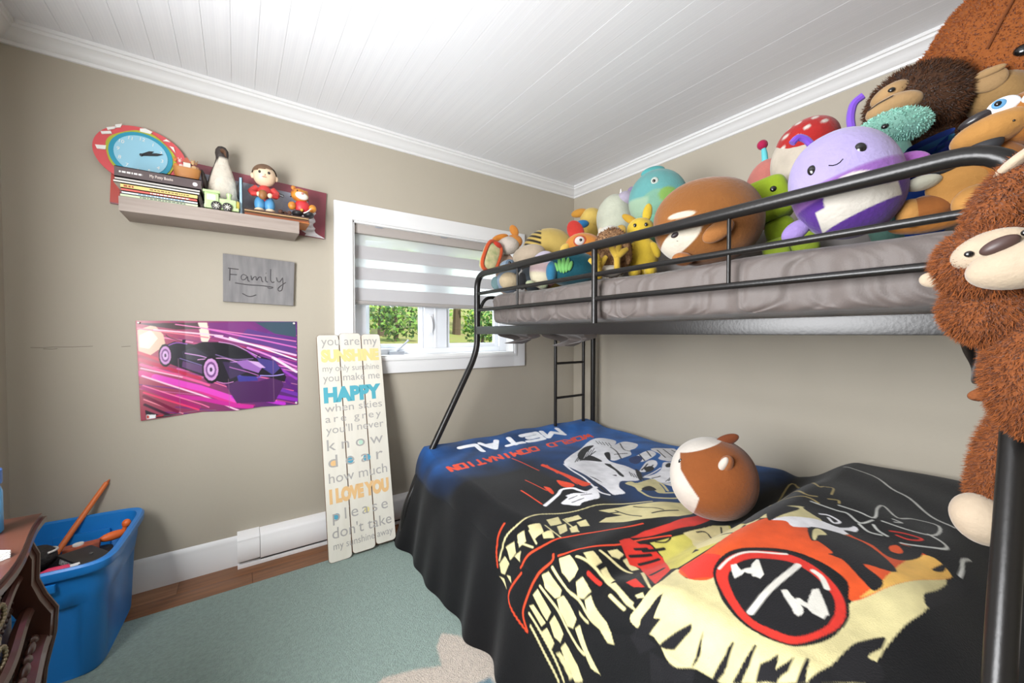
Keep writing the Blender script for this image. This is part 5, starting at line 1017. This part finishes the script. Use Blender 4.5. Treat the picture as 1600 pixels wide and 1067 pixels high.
for s_ in (-1, 1):
    pr = [(.155, .71), (.172, .66), (.17, .6), (.182, .56), (.2, .52), (.196, .46), (.18, .38), (.168, .25), (.165, .14), (.178, .05), (.19, .0)]
    B().prism([(x, z) for x, z in pr] + [(x - .05, z) for x, z in reversed(pr)], s_ * .318 - .016, s_ * .318 + .016, 'xz').o('corner_post', mah, dr); B().tube([(x + .001, s_ * .318 + s_ * .012, z) for x, z in pr], .005, 6).o('post_bead', mah, dr)
    B().box(-.18, -.14, s_ * .3 - .018, s_ * .3 + .018, 0, .2, .004).o('back_leg', mahd, dr)
CT = .0125 + .752
o = thing('paper_stack', 'small stack of white papers lying on the carved commode', 'papers', (-.436, 1.165, CT + .0003), rad(52))
for i in range(5): B().box(-.055, .055, -.045, .045, i * .0022, i * .0022 + .0016).o('sheet', M('paper', (236, 234, 230), .7), o, False).rotation_euler.z = rad(2.5 * (i - 2))
o = thing('blue_bottle', 'blue plastic bottle with a dark blue cap standing on the commode', 'bottle', (-.4555, 1.335, CT)); B().lathe([(.028, 0), (.031, .004), (.031, .09), (.027, .104), (.018, .11), (.016, .115)], n=24).o('body', M('bottle_blue', (70, 160, 220), .25), o); B().lathe([(.03, .108), (.031, .111), (.031, .138), (.027, .142)], n=24).o('cap', M('bottle_cap', (50, 110, 190), .35), o)
# ---------------------------------------------------------------- plush toys
MT = 1.448                      # top of the upper mattress
blackm = M('button_black', (22, 20, 20), .18, spec=.6); stitch = M('stitch', (52, 40, 38), .7)
def eye(t, x, y, z, r=.008, sq=1.25): E(t, 'eye', (x, y, z), (r, r * .5, r * sq), blackm, seg=(12, 8))
def fy(r, x, z, c=(0, 0, 0)): return c[1] - r[1] * math.sqrt(max(0, 1 - ((x - c[0]) / r[0]) ** 2 - ((z - c[2]) / r[2]) ** 2))
def smile(t, x, y, z, w_=.012, m=stitch): B().tube([(x - w_, y + .001, z + w_ * .35), (x - w_ * .5, y, z), (x, y - .0005, z - w_ * .12), (x + w_ * .5, y, z), (x + w_, y + .001, z + w_ * .35)], .0013, 5).o('mouth', m, t)
pick = lambda m, a, b: np.where(np.asarray(m)[:, None], np.array(a)[None], np.asarray(b) if np.ndim(b) == 2 else np.array(b)[None])
# folded duvet that the back row sits on
u = np.linspace(0, 2 * PI, 40, endpoint=False); rows = []
yy = np.linspace(-.93, .82, 46)
for y in yy:
    k = max(.02, 1 - abs((y + .055) / .9) ** 8) ** .5
    rows.append([(2.0 - 1.75 + (.235 * k) * sgnpow(math.cos(a), .5) + .012 * math.sin(y * 19 + a), y, .105 + (.1 * k) * float(sgnpow(np.array(math.sin(a)), .6)) + .008 * math.sin(y * 13 + 2 * a)) for a in u])
dv = B(); V_ = [p for r in rows for p in r]; nn = 40
dv.add(V_, [(j * nn + i, j * nn + (i + 1) % nn, (j + 1) * nn + (i + 1) % nn, (j + 1) * nn + i) for j in range(len(rows) - 1) for i in range(nn)] + [tuple(range(nn)), tuple(range((len(rows) - 1) * nn, len(rows) * nn))])
dvo = tag(dv.o('folded_duvet', M('duvet_grey', (128, 122, 120), .85, bump=(40, .3))), 'folded grey duvet along the wall under the back row of plush toys', 'duvet'); dvo.location = (1.75, 1.12, MT + .002)
DZ = MT + .2
# purple beetle
P = plush('purple_plush', 'large round purple plush with a lilac face, white belly and curled antennae', (1.385, .365, MT), .165, roll=17)
r = (.124, .11, .15)
def c_(x, y, z):
    o = pick(z > .0, (184, 170, 218), pick(z > -.25, (152, 102, 182), (92, 50, 146)))
    xs, zs = x - .02, z + .5
    b_ = (y < 0) & (((np.abs(xs) < .68) & (z < -.42) & (z > -.7 + .1 * xs)) | ((xs / .5) ** 2 + ((z + .38) / .33) ** 2 < 1) & (z > -.42))
    return pick(b_, (232, 224, 212), o)
E(P, 'body', (0, 0, 0), r, None, seg=(200, 140), col=c_, e=.92)
for x, z in ((-.055, .045), (.045, .045)): eye(P, x, fy(r, x, z) - .001, z, .012)
smile(P, -.008, fy(r, -.008, .028) - .001, .03, .015, blackm)
pr = M('antenna_purple', (104, 62, 168), .85, sheen=.3)
for pts in ([(-.03, 0, .14), (-.04, -.01, .17), (-.055, -.02, .182), (-.072, -.025, .17)], [(.055, 0, .13), (.062, -.005, .17), (.078, -.01, .2), (.1, -.012, .205)]): B().tube(rounded(pts, .02), .0095, 8).o('antenna', pr, P)
E(P, 'wing', (.135, .03, -.005), (.04, .02, .028), plushm((186, 112, 202)), (0, 20, 0)); E(P, 'wing', (-.135, -.01, -.075), (.04, .02, .026), plushm((166, 140, 206)), (0, -20, 0)); E(P, 'foot', (.135, .0, -.075), (.035, .025, .018), plushm((214, 210, 190)), (0, 10, 0))
# big brown bear lying on its side
P = plush('brown_bear_plush', 'large brown bear head cushion lying on its side with a cream muzzle', (1.415, .772, MT + .004), .155, roll=0)
r = (.184, .142, .156)
def c_(x, y, z):
    a = rad(32); X = (x + .47) * r[0]; Z = (z + .5) * r[2]; p = X * math.cos(a) + Z * math.sin(a); q = -X * math.sin(a) + Z * math.cos(a)
    m = (y < 0) & ((p / .083) ** 2 + (q / .036) ** 2 < 1)
    m2 = (y < 0) & (((x + .42) / .24) ** 2 + ((z - .02) / .07) ** 2 < 1)
    return pick(m, (238, 226, 206), pick(m2, (226, 208, 184), (150, 94, 44)))
E(P, 'head', (0, 0, 0), r, None, seg=(200, 140), col=c_, e=.95, lump=.014)
E(P, 'nose', (-.094, fy(r, -.094, -.055) - .002, -.056), (.02, .008, .01), M('nose_dark', (48, 38, 40), .5), (0, -32, 0)); smile(P, -.084, fy(r, -.084, -.08) - .003, -.08, .013)
E(P, 'ear', (.035, -.14, -.068), (.052, .022, .03), plushm((182, 118, 62)), (0, -32, 0)); E(P, 'ear', (-.075, -.085, -.142), (.036, .028, .024), plushm((176, 110, 56)), (0, 10, 0))
# lime green plush with a blocky head
P = plush('green_plush', 'lime green plush with a blocky square head and stubby feet', (1.665, .648, MT), .16, roll=16)
gl_ = plushm((164, 190, 44)); E(P, 'head', (-.01, 0, .095), (.09, .065, .08), gl_, e=.4, seg=(40, 26)); E(P, 'body', (.015, .01, -.045), (.05, .045, .07), gl_, e=.6)
for x, y in ((-.02, -.045), (.062, -.045), (-.02, .012), (.062, .012)): E(P, 'foot', (x, y, -.105 + .15 * -x), (.042, .045, .04), plushm((174, 198, 60)), e=.5, seg=(32, 20))
for x in (-.048, .03): eye(P, x, -.064, .115, .011, 1.0)
# pink plush with an antenna
P = plush('pink_plush', 'coral pink plush with a teal antenna tipped by a magenta ball', (1.91, .764, DZ - .004), .155)
E(P, 'body', (0, 0, 0), (.096, .08, .162), plushm((232, 140, 128))); B().tube([(-.015, 0, .152), (-.018, 0, .19), (-.022, 0, .216)], [.013, .012, .009], 10).o('antenna', M('antenna_teal', (96, 190, 196), .8), P); E(P, 'antenna_ball', (-.026, 0, .23), (.021, .021, .021), plushm((206, 40, 92)), seg=(18, 12))
# mushroom plushes
def mush(loc, h, rb, rc, label, roll=0, cz=.09, face=True, dx=0):
    P = plush('mushroom_plush', label, loc, h, roll)
    E(P, 'stem', (0, 0, 0), rb, plushm((228, 214, 196)))
    sp = [(.0, .75), (.45, .55), (-.5, .5), (.1, .25), (-.3, .1), (.6, .15), (-.75, .1), (.3, .93), (-.28, .86)]
    def cc(x, y, z):
        o = np.zeros((len(x), 3)) + np.array((196, 46, 44)); m = np.zeros(len(x), bool)
        for a, b in sp: m |= (y < .1) & (((x - a) / .11) ** 2 + ((z - b) / .09) ** 2 < 1)
        return pick(m, (238, 226, 216), o)
    E(P, 'cap', (dx, .01, cz), rc, None, seg=(90, 60), col=cc)
    if face:
        for x in (-.015, .06): eye(P, x, fy(rb, x, .015) - .001, .01, .009)
        smile(P, -.035, fy(rb, -.03, -.015) - .001, -.02, .008)
    return P
mush((1.8, .575, DZ - .004), .185, (.125, .09, .165), (.105, .1, .085), 'white mushroom plush with a red white-spotted cap behind the purple plush', 24, .1, True, .028)
mush((2.05, .99, DZ - .004), .122, (.07, .065, .1), (.115, .1, .11), 'red white-spotted mushroom plush behind the large brown bear head', 0, .07, False)
# teal dinosaur
P = plush('teal_dinosaur_plush', 'round teal dinosaur plush with a crest and green belly spots', (1.8, 1.25, DZ - .006), .155, roll=-4)
r = (.146, .115, .155)
def c_(x, y, z):
    o = pick(z < -.12 + .25 * np.cos(x * 3), (140, 190, 164), (114, 182, 180)); s = (y < .2) & (((x - .35) / .32) ** 2 + ((z + .05) / .25) ** 2 < 1)
    return pick(s, (146, 190, 96), pick((z < -.1) & (x < -.3), (176, 206, 176), o))
E(P, 'body', (0, 0, .1), r, None, seg=(90, 60), col=c_); E(P, 'crest', (-.035, 0, .245), (.06, .03, .028), plushm((98, 190, 190)), (0, -12, 0)); E(P, 'base', (0, 0, -.05), (.12, .1, .11), plushm((140, 200, 170)))
E(P, 'eye_white', (-.02, fy(r, -.02, .06) - .001, .162), (.018, .006, .018), plushm((226, 234, 224)), seg=(16, 10)); eye(P, -.023, fy(r, -.02, .06) - .006, .16, .008, 1); E(P, 'arm', (.1, -.085, .0), (.03, .025, .045), plushm((128, 206, 204)), (0, 25, 0)); E(P, 'tail', (.15, .03, .14), (.06, .04, .03), plushm((104, 184, 186)), (0, 25, 0))
# pale cream unicorn, yellow and blue plush, white mouse
P = plush('unicorn_plush', 'pale cream round plush with a lavender mane and tiny horn', (1.83, 1.545, DZ - .006), .155)
r = (.11, .1, .15); E(P, 'body', (0, 0, .07), r, plushm((222, 224, 202)), lump=.02); E(P, 'mane', (.055, -.02, .175), (.055, .06, .05), plushm((206, 194, 214)), (0, -25, 0)); B().tube([(.03, 0, .2), (.03, 0, .25)], [.012, .002], 8).o('horn', M('horn_pearl', (236, 232, 232), .4), P); E(P, 'seat', (0, 0, -.06), (.1, .09, .095), plushm((222, 224, 202)))
E(P, 'ear', (.085, -.01, .225), (.02, .012, .03), plushm((170, 150, 190)), (0, 20, 0))
P = plush('yellow_blue_plush', 'yellow plush with a blue patch and orange ear behind the rooster', (1.8, 1.735, DZ - .005), .15)
E(P, 'body', (0, 0, 0), (.075, .07, .145), plushm((226, 190, 92))); E(P, 'head', (.02, -.01, .12), (.07, .06, .065), plushm((232, 198, 104))); E(P, 'ear', (-.055, -.02, .155), (.05, .025, .026), plushm((222, 158, 62)), (0, -12, 0)); E(P, 'blue_patch', (-.035, -.06, .075), (.04, .025, .025), plushm((52, 130, 190)))
P = plush('white_mouse_plush', 'small white plush with yellow ears behind the speckled bird', (1.66, 1.43, MT), .145)
E(P, 'body', (0, 0, -.02), (.075, .07, .12), plushm((230, 222, 208))); r = (.07, .06, .06); E(P, 'head', (-.005, -.015, .125), r, plushm((236, 230, 218)))
for x in (-.03, .01): eye(P, x, -.07, .14, .005)
smile(P, -.012, -.075, .125, .006); E(P, 'ear', (.05, -.02, .155), (.028, .014, .03), plushm((222, 178, 84)), (0, 20, 0)); E(P, 'ear', (-.05, .01, .165), (.02, .012, .022), plushm((230, 214, 190)))
# plain yellow plush animal
P = plush('yellow_plush', 'upright plain yellow plush animal with long ears beside the brown bear head', (1.56, 1.155, MT), .135)
ye = plushm((232, 196, 62)); E(P, 'body', (0, 0, -.03), (.07, .06, .1), ye, lump=.02); E(P, 'head', (-.01, -.01, .1), (.062, .055, .056), ye); E(P, 'ear', (.02, -.01, .175), (.021, .014, .045), ye, (0, 10, 0)); E(P, 'ear', (-.055, -.015, .15), (.018, .014, .045), plushm((206, 160, 50)), (0, -55, 0))
for s_ in (-1, 1): E(P, 'foot', (s_ * .035, -.055, -.1), (.028, .04, .03), ye); E(P, 'arm', (s_ * .055, -.03, .0), (.02, .025, .04), ye, (0, s_ * -25, 0)); eye(P, -.01 + s_ * .024, -.063, .11, .007)
# speckled brown bird
P = plush('brown_bird_plush', 'speckled brown bird plush with big yellow feet', (1.405, 1.205, MT + .006), .115)
E(P, 'body', (0, 0, 0), (.085, .075, .11), M('speckled_brown', (104, 72, 46), .95, var=(55, (160, 122, 84)), bump=(120, .6)), lump=.03); fur(P, 'feathers', [((0, 0, 0), (.085, .075, .11), None)], 2500, .012, (120, 84, 54)); E(P, 'wing', (.055, -.03, .01), (.028, .035, .075), M('speckled_brown'), (0, -12, 0)); E(P, 'belly', (-.01, -.04, -.09), (.06, .05, .026), plushm((226, 216, 200)))
fm = plushm((226, 186, 70))
for x, z, k, ln in ((-.055, -.075, 8, .05), (.022, -.035, -10, .06)):
    f_ = B().tube([(x, -.085, z - ln), (x, -.098, z - .02), (x, -.105, z)], [.014, .014, .018], 10)
    for a in (-48, 0, 48): aa = rad(a + 90 + k); f_.tube([(x, -.107, z), (x + .025 * math.cos(aa), -.112, z + .025 * math.sin(aa)), (x + .05 * math.cos(aa), -.11, z + .05 * math.sin(aa))], [.018, .015, .009], 10)
    f_.o('foot', fm, P)
# rooster
P = plush('rooster_plush', 'orange rooster plush with a red comb and ringed eye', (1.59, 1.57, MT), .185, roll=4)
og = plushm((228, 146, 62)); r = (.105, .075, .072); E(P, 'head', (.01, 0, .055), r, og, (0, 12, 0)); E(P, 'neck', (.03, .02, -.06), (.075, .065, .11), plushm((214, 128, 54)))
B().tube(rounded([(-.03, 0, .1), (-.045, 0, .16), (-.05, -.005, .2)], .02), [.036, .036, .034, .032, .03, .027, .024, .02, .006][:9], 12).o('comb', plushm((214, 62, 52)), P) if False else E(P, 'comb', (-.032, 0, .145), (.045, .022, .062), plushm((214, 62, 52)), (0, -22, 0))
E(P, 'eye_ring', (-.012, -.068, .07), (.036, .012, .032), plushm((206, 92, 52)), seg=(22, 14)); E(P, 'eye_white', (-.014, -.074, .07), (.027, .012, .024), plushm((236, 222, 214)), seg=(22, 14)); eye(P, -.008, -.085, .072, .008, 1); E(P, 'beak', (-.095, -.03, .05), (.03, .022, .022), plushm((234, 196, 92)), (0, -30, 0)); E(P, 'wattle', (-.075, -.05, .012), (.018, .014, .03), plushm((222, 74, 40)), (0, 20, 0))
# teal plush with leaf patch, pink plush, elephants
P = plush('teal_plush', 'dark teal round plush with an embroidered green leaf tuft', (1.4, 1.5, MT), .085)
r = (.125, .09, .088); E(P, 'body', (.03, .01, 0), r, plushm((20, 84, 98)), e=.85); E(P, 'rim', (-.075, -.04, -.02), (.03, .05, .055), plushm((52, 128, 166)))
lf2 = plushm((126, 196, 108))
for k, (x, h_) in enumerate(((-.05, .032), (-.033, .05), (-.015, .06), (.003, .05), (.018, .034))): E(P, 'leaf', (x, fy(r, x - .03, -.005) + .004, -.01 + h_ * .35), (.011, .008, h_ * .75), lf2, (0, (k - 2) * 9, 0), seg=(16, 12))
P = plush('pastel_plush', 'pastel pink and cream round plush with pale green feet', (1.425, 1.71, MT), .1, roll=-8)
r = (.085, .075, .108)
def c_(x, y, z): return pick(z > .25, (206, 196, 214), pick(x > .35, (224, 160, 150), pick(z < -.2, (230, 218, 188), (226, 196, 196))))
E(P, 'body', (0, 0, .01), r, None, seg=(70, 50), col=c_); eye(P, -.03, fy(r, -.03, .05) - .001, .055, .007); 
for s_ in (-1, 1): E(P, 'foot', (s_ * .035 - .03, -.055, -.082), (.028, .03, .018), plushm((198, 206, 166)))
P = plush('bee_plush', 'large yellow bee plush with black stripes by the window end', (1.68, 1.968, MT + .004), .225)
r = (.175, .13, .15)
def c_(x, y, z):
    st = (x < -.28) & (x > -.9) & (np.sin((z * 1.15 + x * .55) * 24) > -.05) & (z > -.2) & (y < .5)
    return pick(st, (44, 36, 32), (222, 190, 104))
E(P, 'body', (0, 0, .06), r, None, seg=(180, 120), col=c_); E(P, 'wing', (.12, .02, .13), (.07, .012, .05), plushm((214, 208, 200)), (0, 30, 0)); E(P, 'tail', (-.01, .02, .205), (.02, .02, .012), plushm((52, 44, 40))); E(P, 'base', (.0, 0, -.11), (.14, .11, .11), plushm((222, 190, 104)))
P = plush('grey_seal_plush', 'dark grey plush with a big tan muzzle at the window end', (1.445, 1.868, MT), .092)
E(P, 'body', (.015, 0, -.005), (.072, .07, .085), plushm((62, 68, 74))); E(P, 'muzzle', (-.005, -.03, .125), (.1, .07, .06), plushm((204, 184, 160)), (0, -14, 0)); E(P, 'head', (.01, .01, .08), (.075, .07, .06), plushm((58, 54, 52))); E(P, 'paw', (-.046, -.045, -.03), (.026, .034, .052), plushm((40, 40, 42)))
P = plush('blue_elephant_plush', 'blue-grey plush with a cream belly and round eye at the bed corner', (1.37, 1.99, MT), .1)
bg_ = plushm((146, 162, 180)); E(P, 'head', (.012, -.01, .055), (.068, .055, .05), bg_); E(P, 'body', (0, .0, -.03), (.08, .065, .07), bg_); E(P, 'belly', (.005, -.035, -.03), (.062, .045, .055), plushm((216, 194, 158))); E(P, 'eye_ring', (.008, -.064, .075), (.024, .008, .022), plushm((110, 126, 144)), seg=(18, 12)); eye(P, .008, -.072, .075, .009, 1); E(P, 'ear', (-.075, -.02, -.04), (.03, .015, .04), plushm((120, 150, 152)))
P = plush('fox_plush', 'orange and cream fox plush at the bed corner', (1.445, 2.085, MT + .0), .2)
fo = plushm((230, 148, 64)); E(P, 'body', (-.02, .03, -.06), (.07, .03, .135), plushm((222, 190, 168))); E(P, 'head', (-.01, .0, .12), (.075, .055, .058), plushm((224, 210, 196))); E(P, 'back', (.03, .02, .15), (.055, .045, .045), fo); E(P, 'ear', (.03, .0, .215), (.026, .016, .04), fo, (0, -30, 0)); E(P, 'tail', (-.06, -.01, .165), (.055, .028, .024), plushm((224, 138, 52)), (0, -16, 0))
P = plush('sandwich_plush', 'flat cushion toy shaped like a filled slice with orange trim at the rail corner', (1.285, 2.07, 1.578), .085, roll=0, yaw=35)
PRE[P] = PRE[P] @ Matrix.Rotation(rad(22), 4, 'Y')
E(P, 'slice', (0, 0, .01), (.055, .03, .095), M('slice_print', (212, 196, 150), .85, var=(28, (150, 160, 110))), e=.55); B().tube([(.056 * sgnpow(math.cos(a), .6), -.02, .01 + .096 * sgnpow(math.sin(a), .6)) for a in np.linspace(0, 2 * PI, 40, endpoint=False)], .012, 8, closed=True).o('trim', plushm((220, 92, 50)), P); E(P, 'topping', (.01, -.01, .1), (.04, .03, .02), plushm((216, 66, 48)))
# teal fuzzy plush and blue cloth
P = plush('teal_fuzzy_plush', 'fuzzy mint green plush with a cream snout behind the purple plush', (1.68, .331, MT), .3)
E(P, 'body', (0, 0, -.1), (.062, .06, .2), plushm((150, 208, 190))); E(P, 'head', (.005, -.02, .085), (.085, .06, .05), plushm((158, 214, 196))); fur(P, 'fuzz', [((.005, -.02, .085), (.085, .06, .05), None)], 2500, .008, (160, 214, 198)); E(P, 'snout', (-.06, -.05, .06), (.05, .035, .03), plushm((234, 222, 206))); eye(P, -.012, -.078, .075, .009, .8)
bc_ = thing('blue_cloth', 'folded royal blue cloth with a teal lining beside the purple plush', 'cloth', (1.6, .25, MT + .003), -math.atan2(1.6, .25), 'soft things on the upper bunk')
for k, (rgb, off) in enumerate((((24, 70, 160), 0), ((36, 120, 150), -.013), ((22, 58, 140), -.026))):
    u_ = np.linspace(0, 1, 40); w_ = np.linspace(-.04, .05, 8); U, W2 = np.meshgrid(u_, w_ - .005, indexing='ij'); a = U * 2 * PI
    X = .055 * np.cos(a) + .012 * np.sin(3 * a) + .0; Z = .262 + off + (.02 - .004 * k) * np.sin(a) + .4 * X; gridmesh('fold', np.stack([X, W2, Z], -1), M('cloth_%d' % k, rgb, .7, sheen=.05, spec=.2), bc_)
E(bc_, 'bundle', (.01, .03, .12), (.058, .045, .12), M('cloth_0'), lump=.06); E(bc_, 'drape', (.062, .02, .225), (.028, .04, .055), M('cloth_2'), (0, 20, 0), lump=.06)
# dark brown monkey
P = plush('dark_monkey_plush', 'dark brown furry monkey plush with a tan face and ears', (1.83, .3, DZ), .16)
dk = M('fur_dark', (70, 42, 22), .95, bump=(60, .8)); tan = plushm((206, 166, 116))
hc, hr = (.0, 0, .145), (.125, .105, .115); E(P, 'head', hc, hr, dk); E(P, 'body', (.02, .03, -.04), (.1, .09, .12), dk); fur(P, 'fur', [(hc, hr, None), ((.02, .03, -.04), (.1, .09, .12), None)], 12000, .016, (78, 46, 24), down=.3)
E(P, 'brow', (-.06, -.088, .165), (.05, .03, .028), tan, (0, -24, 0)); E(P, 'muzzle', (-.05, -.098, .115), (.068, .045, .036), tan, (0, -8, 0)); eye(P, -.055, -.121, .162, .009, .8); B().tube([(-.11, -.12, .118), (-.085, -.138, .124), (-.05, -.145, .132)], .0016, 5).o('mouth', stitch, P)
E(P, 'ear', (.15, -.02, .145), (.038, .014, .035), tan); E(P, 'ear_fold', (.15, -.034, .162), (.032, .008, .011), tan, (0, -12, 0))
# giant teddy bear
P = plush('giant_teddy_bear', 'giant rust-brown teddy bear sitting at the head of the upper bunk', (2.05, .205, DZ), .17)
tb_ = M('fur_rust', (148, 82, 34), .95, bump=(70, .8)); E(P, 'body', (.1, .0, -.02), (.2, .13, .16), tb_); hc, hr = (.1, -.03, .27), (.215, .17, .25); E(P, 'head', hc, hr, tb_, seg=(48, 32)); E(P, 'ear', (-.1, .02, .32), (.05, .03, .11), tb_, (0, 28, 0))
fur(P, 'fur', [(hc, hr, None), ((-.1, .02, .32), (.05, .03, .11), (0, 28, 0))], 22000, .014, (160, 88, 36), down=.3)
E(P, 'muzzle', (.055, -.15, .105), (.072, .07, .066), plushm((186, 146, 92))); eye(P, .1, -.196, .2, .022, .75)
B().tube([(.03 + .012 * k, fy(hr, -.07 + .012 * k, -.03 + .03 * k) - .03 - .006, .24 + .03 * k) for k in range(7)], .004, 6).o('seam', M('seam_rust', (120, 64, 26), .9), P)
# tan dog with a bow tie
P = plush('dog_plush', 'tan dog plush with big blue eyes and a black bow tie', (1.5, .135, MT), .11, yaw=0)
tn_ = plushm((186, 120, 54)); tl = plushm((206, 148, 78)); dk2 = plushm((158, 94, 42))
E(P, 'body', (.0, .0, .03), (.085, .06, .085), tn_, (0, -24, 0)); E(P, 'belly', (-.03, -.042, .005), (.058, .03, .055), tl); E(P, 'head', (.09, -.005, .14), (.085, .065, .062), tn_); E(P, 'snout', (.02, -.04, .12), (.07, .045, .036), tl, (0, -16, 0)); E(P, 'nose', (.0, -.05, .152), (.036, .02, .014), M('nose_black', (44, 40, 42), .25), (0, -20, 0))
for x, z in ((.035, .165), (.085, .166)):
    e0 = E(P, 'eye_white', (x, -.058, z), (.026, .014, .019), M('toy_white', (234, 236, 238), .3), (0, -14, 0), seg=(20, 12)); E(P, 'iris', (x - .006, -.069, z + .002), (.012, .006, .011), M('toy_iris', (96, 150, 190), .25), seg=(16, 10)); E(P, 'pupil', (x - .008, -.074, z + .002), (.006, .004, .006), blackm, seg=(12, 8))
for k, (x, z) in enumerate(((.035, .125), (.05, .118), (.03, .112))): E(P, 'whisker_dot', (x, -.079, z), (.0025, .002, .0025), blackm, seg=(8, 6))
for s_ in (-1, 1): E(P, 'bow', (-.02 + s_ * .03, -.058, .07 + s_ * .012), (.03, .014, .02), M('bow_black', (34, 34, 38), .6), (0, -20, 0))
E(P, 'knot', (-.02, -.066, .07), (.012, .012, .013), M('bow_black')); E(P, 'leg', (-.085, -.04, -.04), (.05, .035, .036), dk2, (0, 0, 0)); E(P, 'paw', (-.112, -.045, -.043), (.03, .034, .036), tl); E(P, 'leg', (.035, -.05, -.05), (.05, .04, .05), tn_); E(P, 'paw', (.0, -.075, -.05), (.042, .024, .042), tl); E(P, 'arm', (.09, -.04, .03), (.07, .03, .032), tn_, (0, -22, 0)); E(P, 'tail', (-.09, .0, -.07), (.07, .03, .022), tn_); E(P, 'ear', (.16, .0, .16), (.03, .03, .06), M('dog_ear', (60, 50, 46), .8), (0, -30, 0))
# hanging monkey over the rail
P = plush('hanging_monkey_plush', 'long-armed brown furry monkey plush hanging from the upper rail', (1.13, .105, .78), 0, group='plush toys hanging on the bunk')
mf = M('fur_monkey', (122, 66, 28), .95, bump=(60, .8)); mc = plushm((222, 200, 172))
hd = ((.022, -.01, .55), (.074, .068, .07), (0, -14, 0)); bd_ = ((.095, .012, .37), (.08, .065, .14), (0, 8, 0)); lg = ((.05, .122, .165), (.046, .05, .135), (0, 10, 0)); lg2 = ((.12, .135, .18), (.05, .052, .13), (0, -4, 0)); sh_ = ((.025, .015, .465), (.066, .055, .07), (0, -35, 0))
arm1 = ((.04, .005, .66), (.042, .045, .085), (0, 28, 0)); arm2 = ((.105, -.01, .69), (.045, .05, .09), (0, 4, 0))
for nm, e_ in (('head', hd), ('body', bd_), ('leg', lg), ('leg', lg2), ('shoulder', sh_), ('arm', arm1), ('arm', arm2)): E(P, nm, e_[0], e_[1], mf, e_[2])
fur(P, 'fur', [hd, bd_, lg, lg2, sh_, arm1, arm2], 60000, .013, (132, 72, 32), width=.0022, down=.5)
E(P, 'foot', (.018, .085, .048), (.043, .045, .05), mc, (0, -22, 0)); E(P, 'foot', (.13, .12, .05), (.042, .045, .048), mc)
E(P, 'face_patch', (.02, -.062, .565), (.05, .026, .032), mc, (0, -22, 0)); E(P, 'muzzle', (.055, -.075, .535), (.066, .045, .04), mc, (0, -14, 0)); E(P, 'nose', (.028, -.1, .566), (.024, .011, .012), M('nose_brown', (70, 50, 46), .45), (0, -28, 0)); eye(P, -.005, -.088, .558, .006, .9); eye(P, .055, -.09, .583, .006, .9)
E(P, 'ear', (-.052, -.01, .525), (.018, .011, .015), mc, (0, 15, 0)); E(P, 'palm', (.055, .005, .725), (.045, .05, .014), mc, (0, -38, 0)); E(P, 'tail', (.02, .03, .305), (.025, .014, .013), mf, (0, -20, 0))
# hamster plush on the lower bunk
P = plush('hamster_plush', 'round brown and white hamster plush sitting on the printed blanket', (1.485, .775, .498), .15, group='plush toy on the lower bunk')
r = (.152, .145, .15)
def c_(x, y, z):
    cv = np.where(z > .31, -.70 - (z - .31) * .12, np.where(z > -.25, -.70 + (.31 - z) / .56 * .42, -.28 - (-.25 - z) / .65 * .16)); w_ = x < cv
    w_ |= (z > .66 + .38 * (x + .67)) & (x < .3) & (z > .5)
    return pick(w_ & (y < .6), (238, 228, 216), (156, 88, 42))
E(P, 'body', (0, 0, 0), r, None, seg=(200, 140), col=c_, e=.93); eye(P, -.107, fy(r, -.107, .068) - .002, .068, .009, 1.4)
E(P, 'ear', (.045, .0, .15), (.045, .014, .02), plushm((132, 68, 36)), (0, -28, 0)); E(P, 'ear', (.04, -.105, .085), (.024, .022, .038), plushm((176, 108, 62)), (0, 22, 0)); E(P, 'ear_lining', (.032, -.117, .09), (.014, .014, .03), plushm((238, 224, 210)), (0, 26, 0))
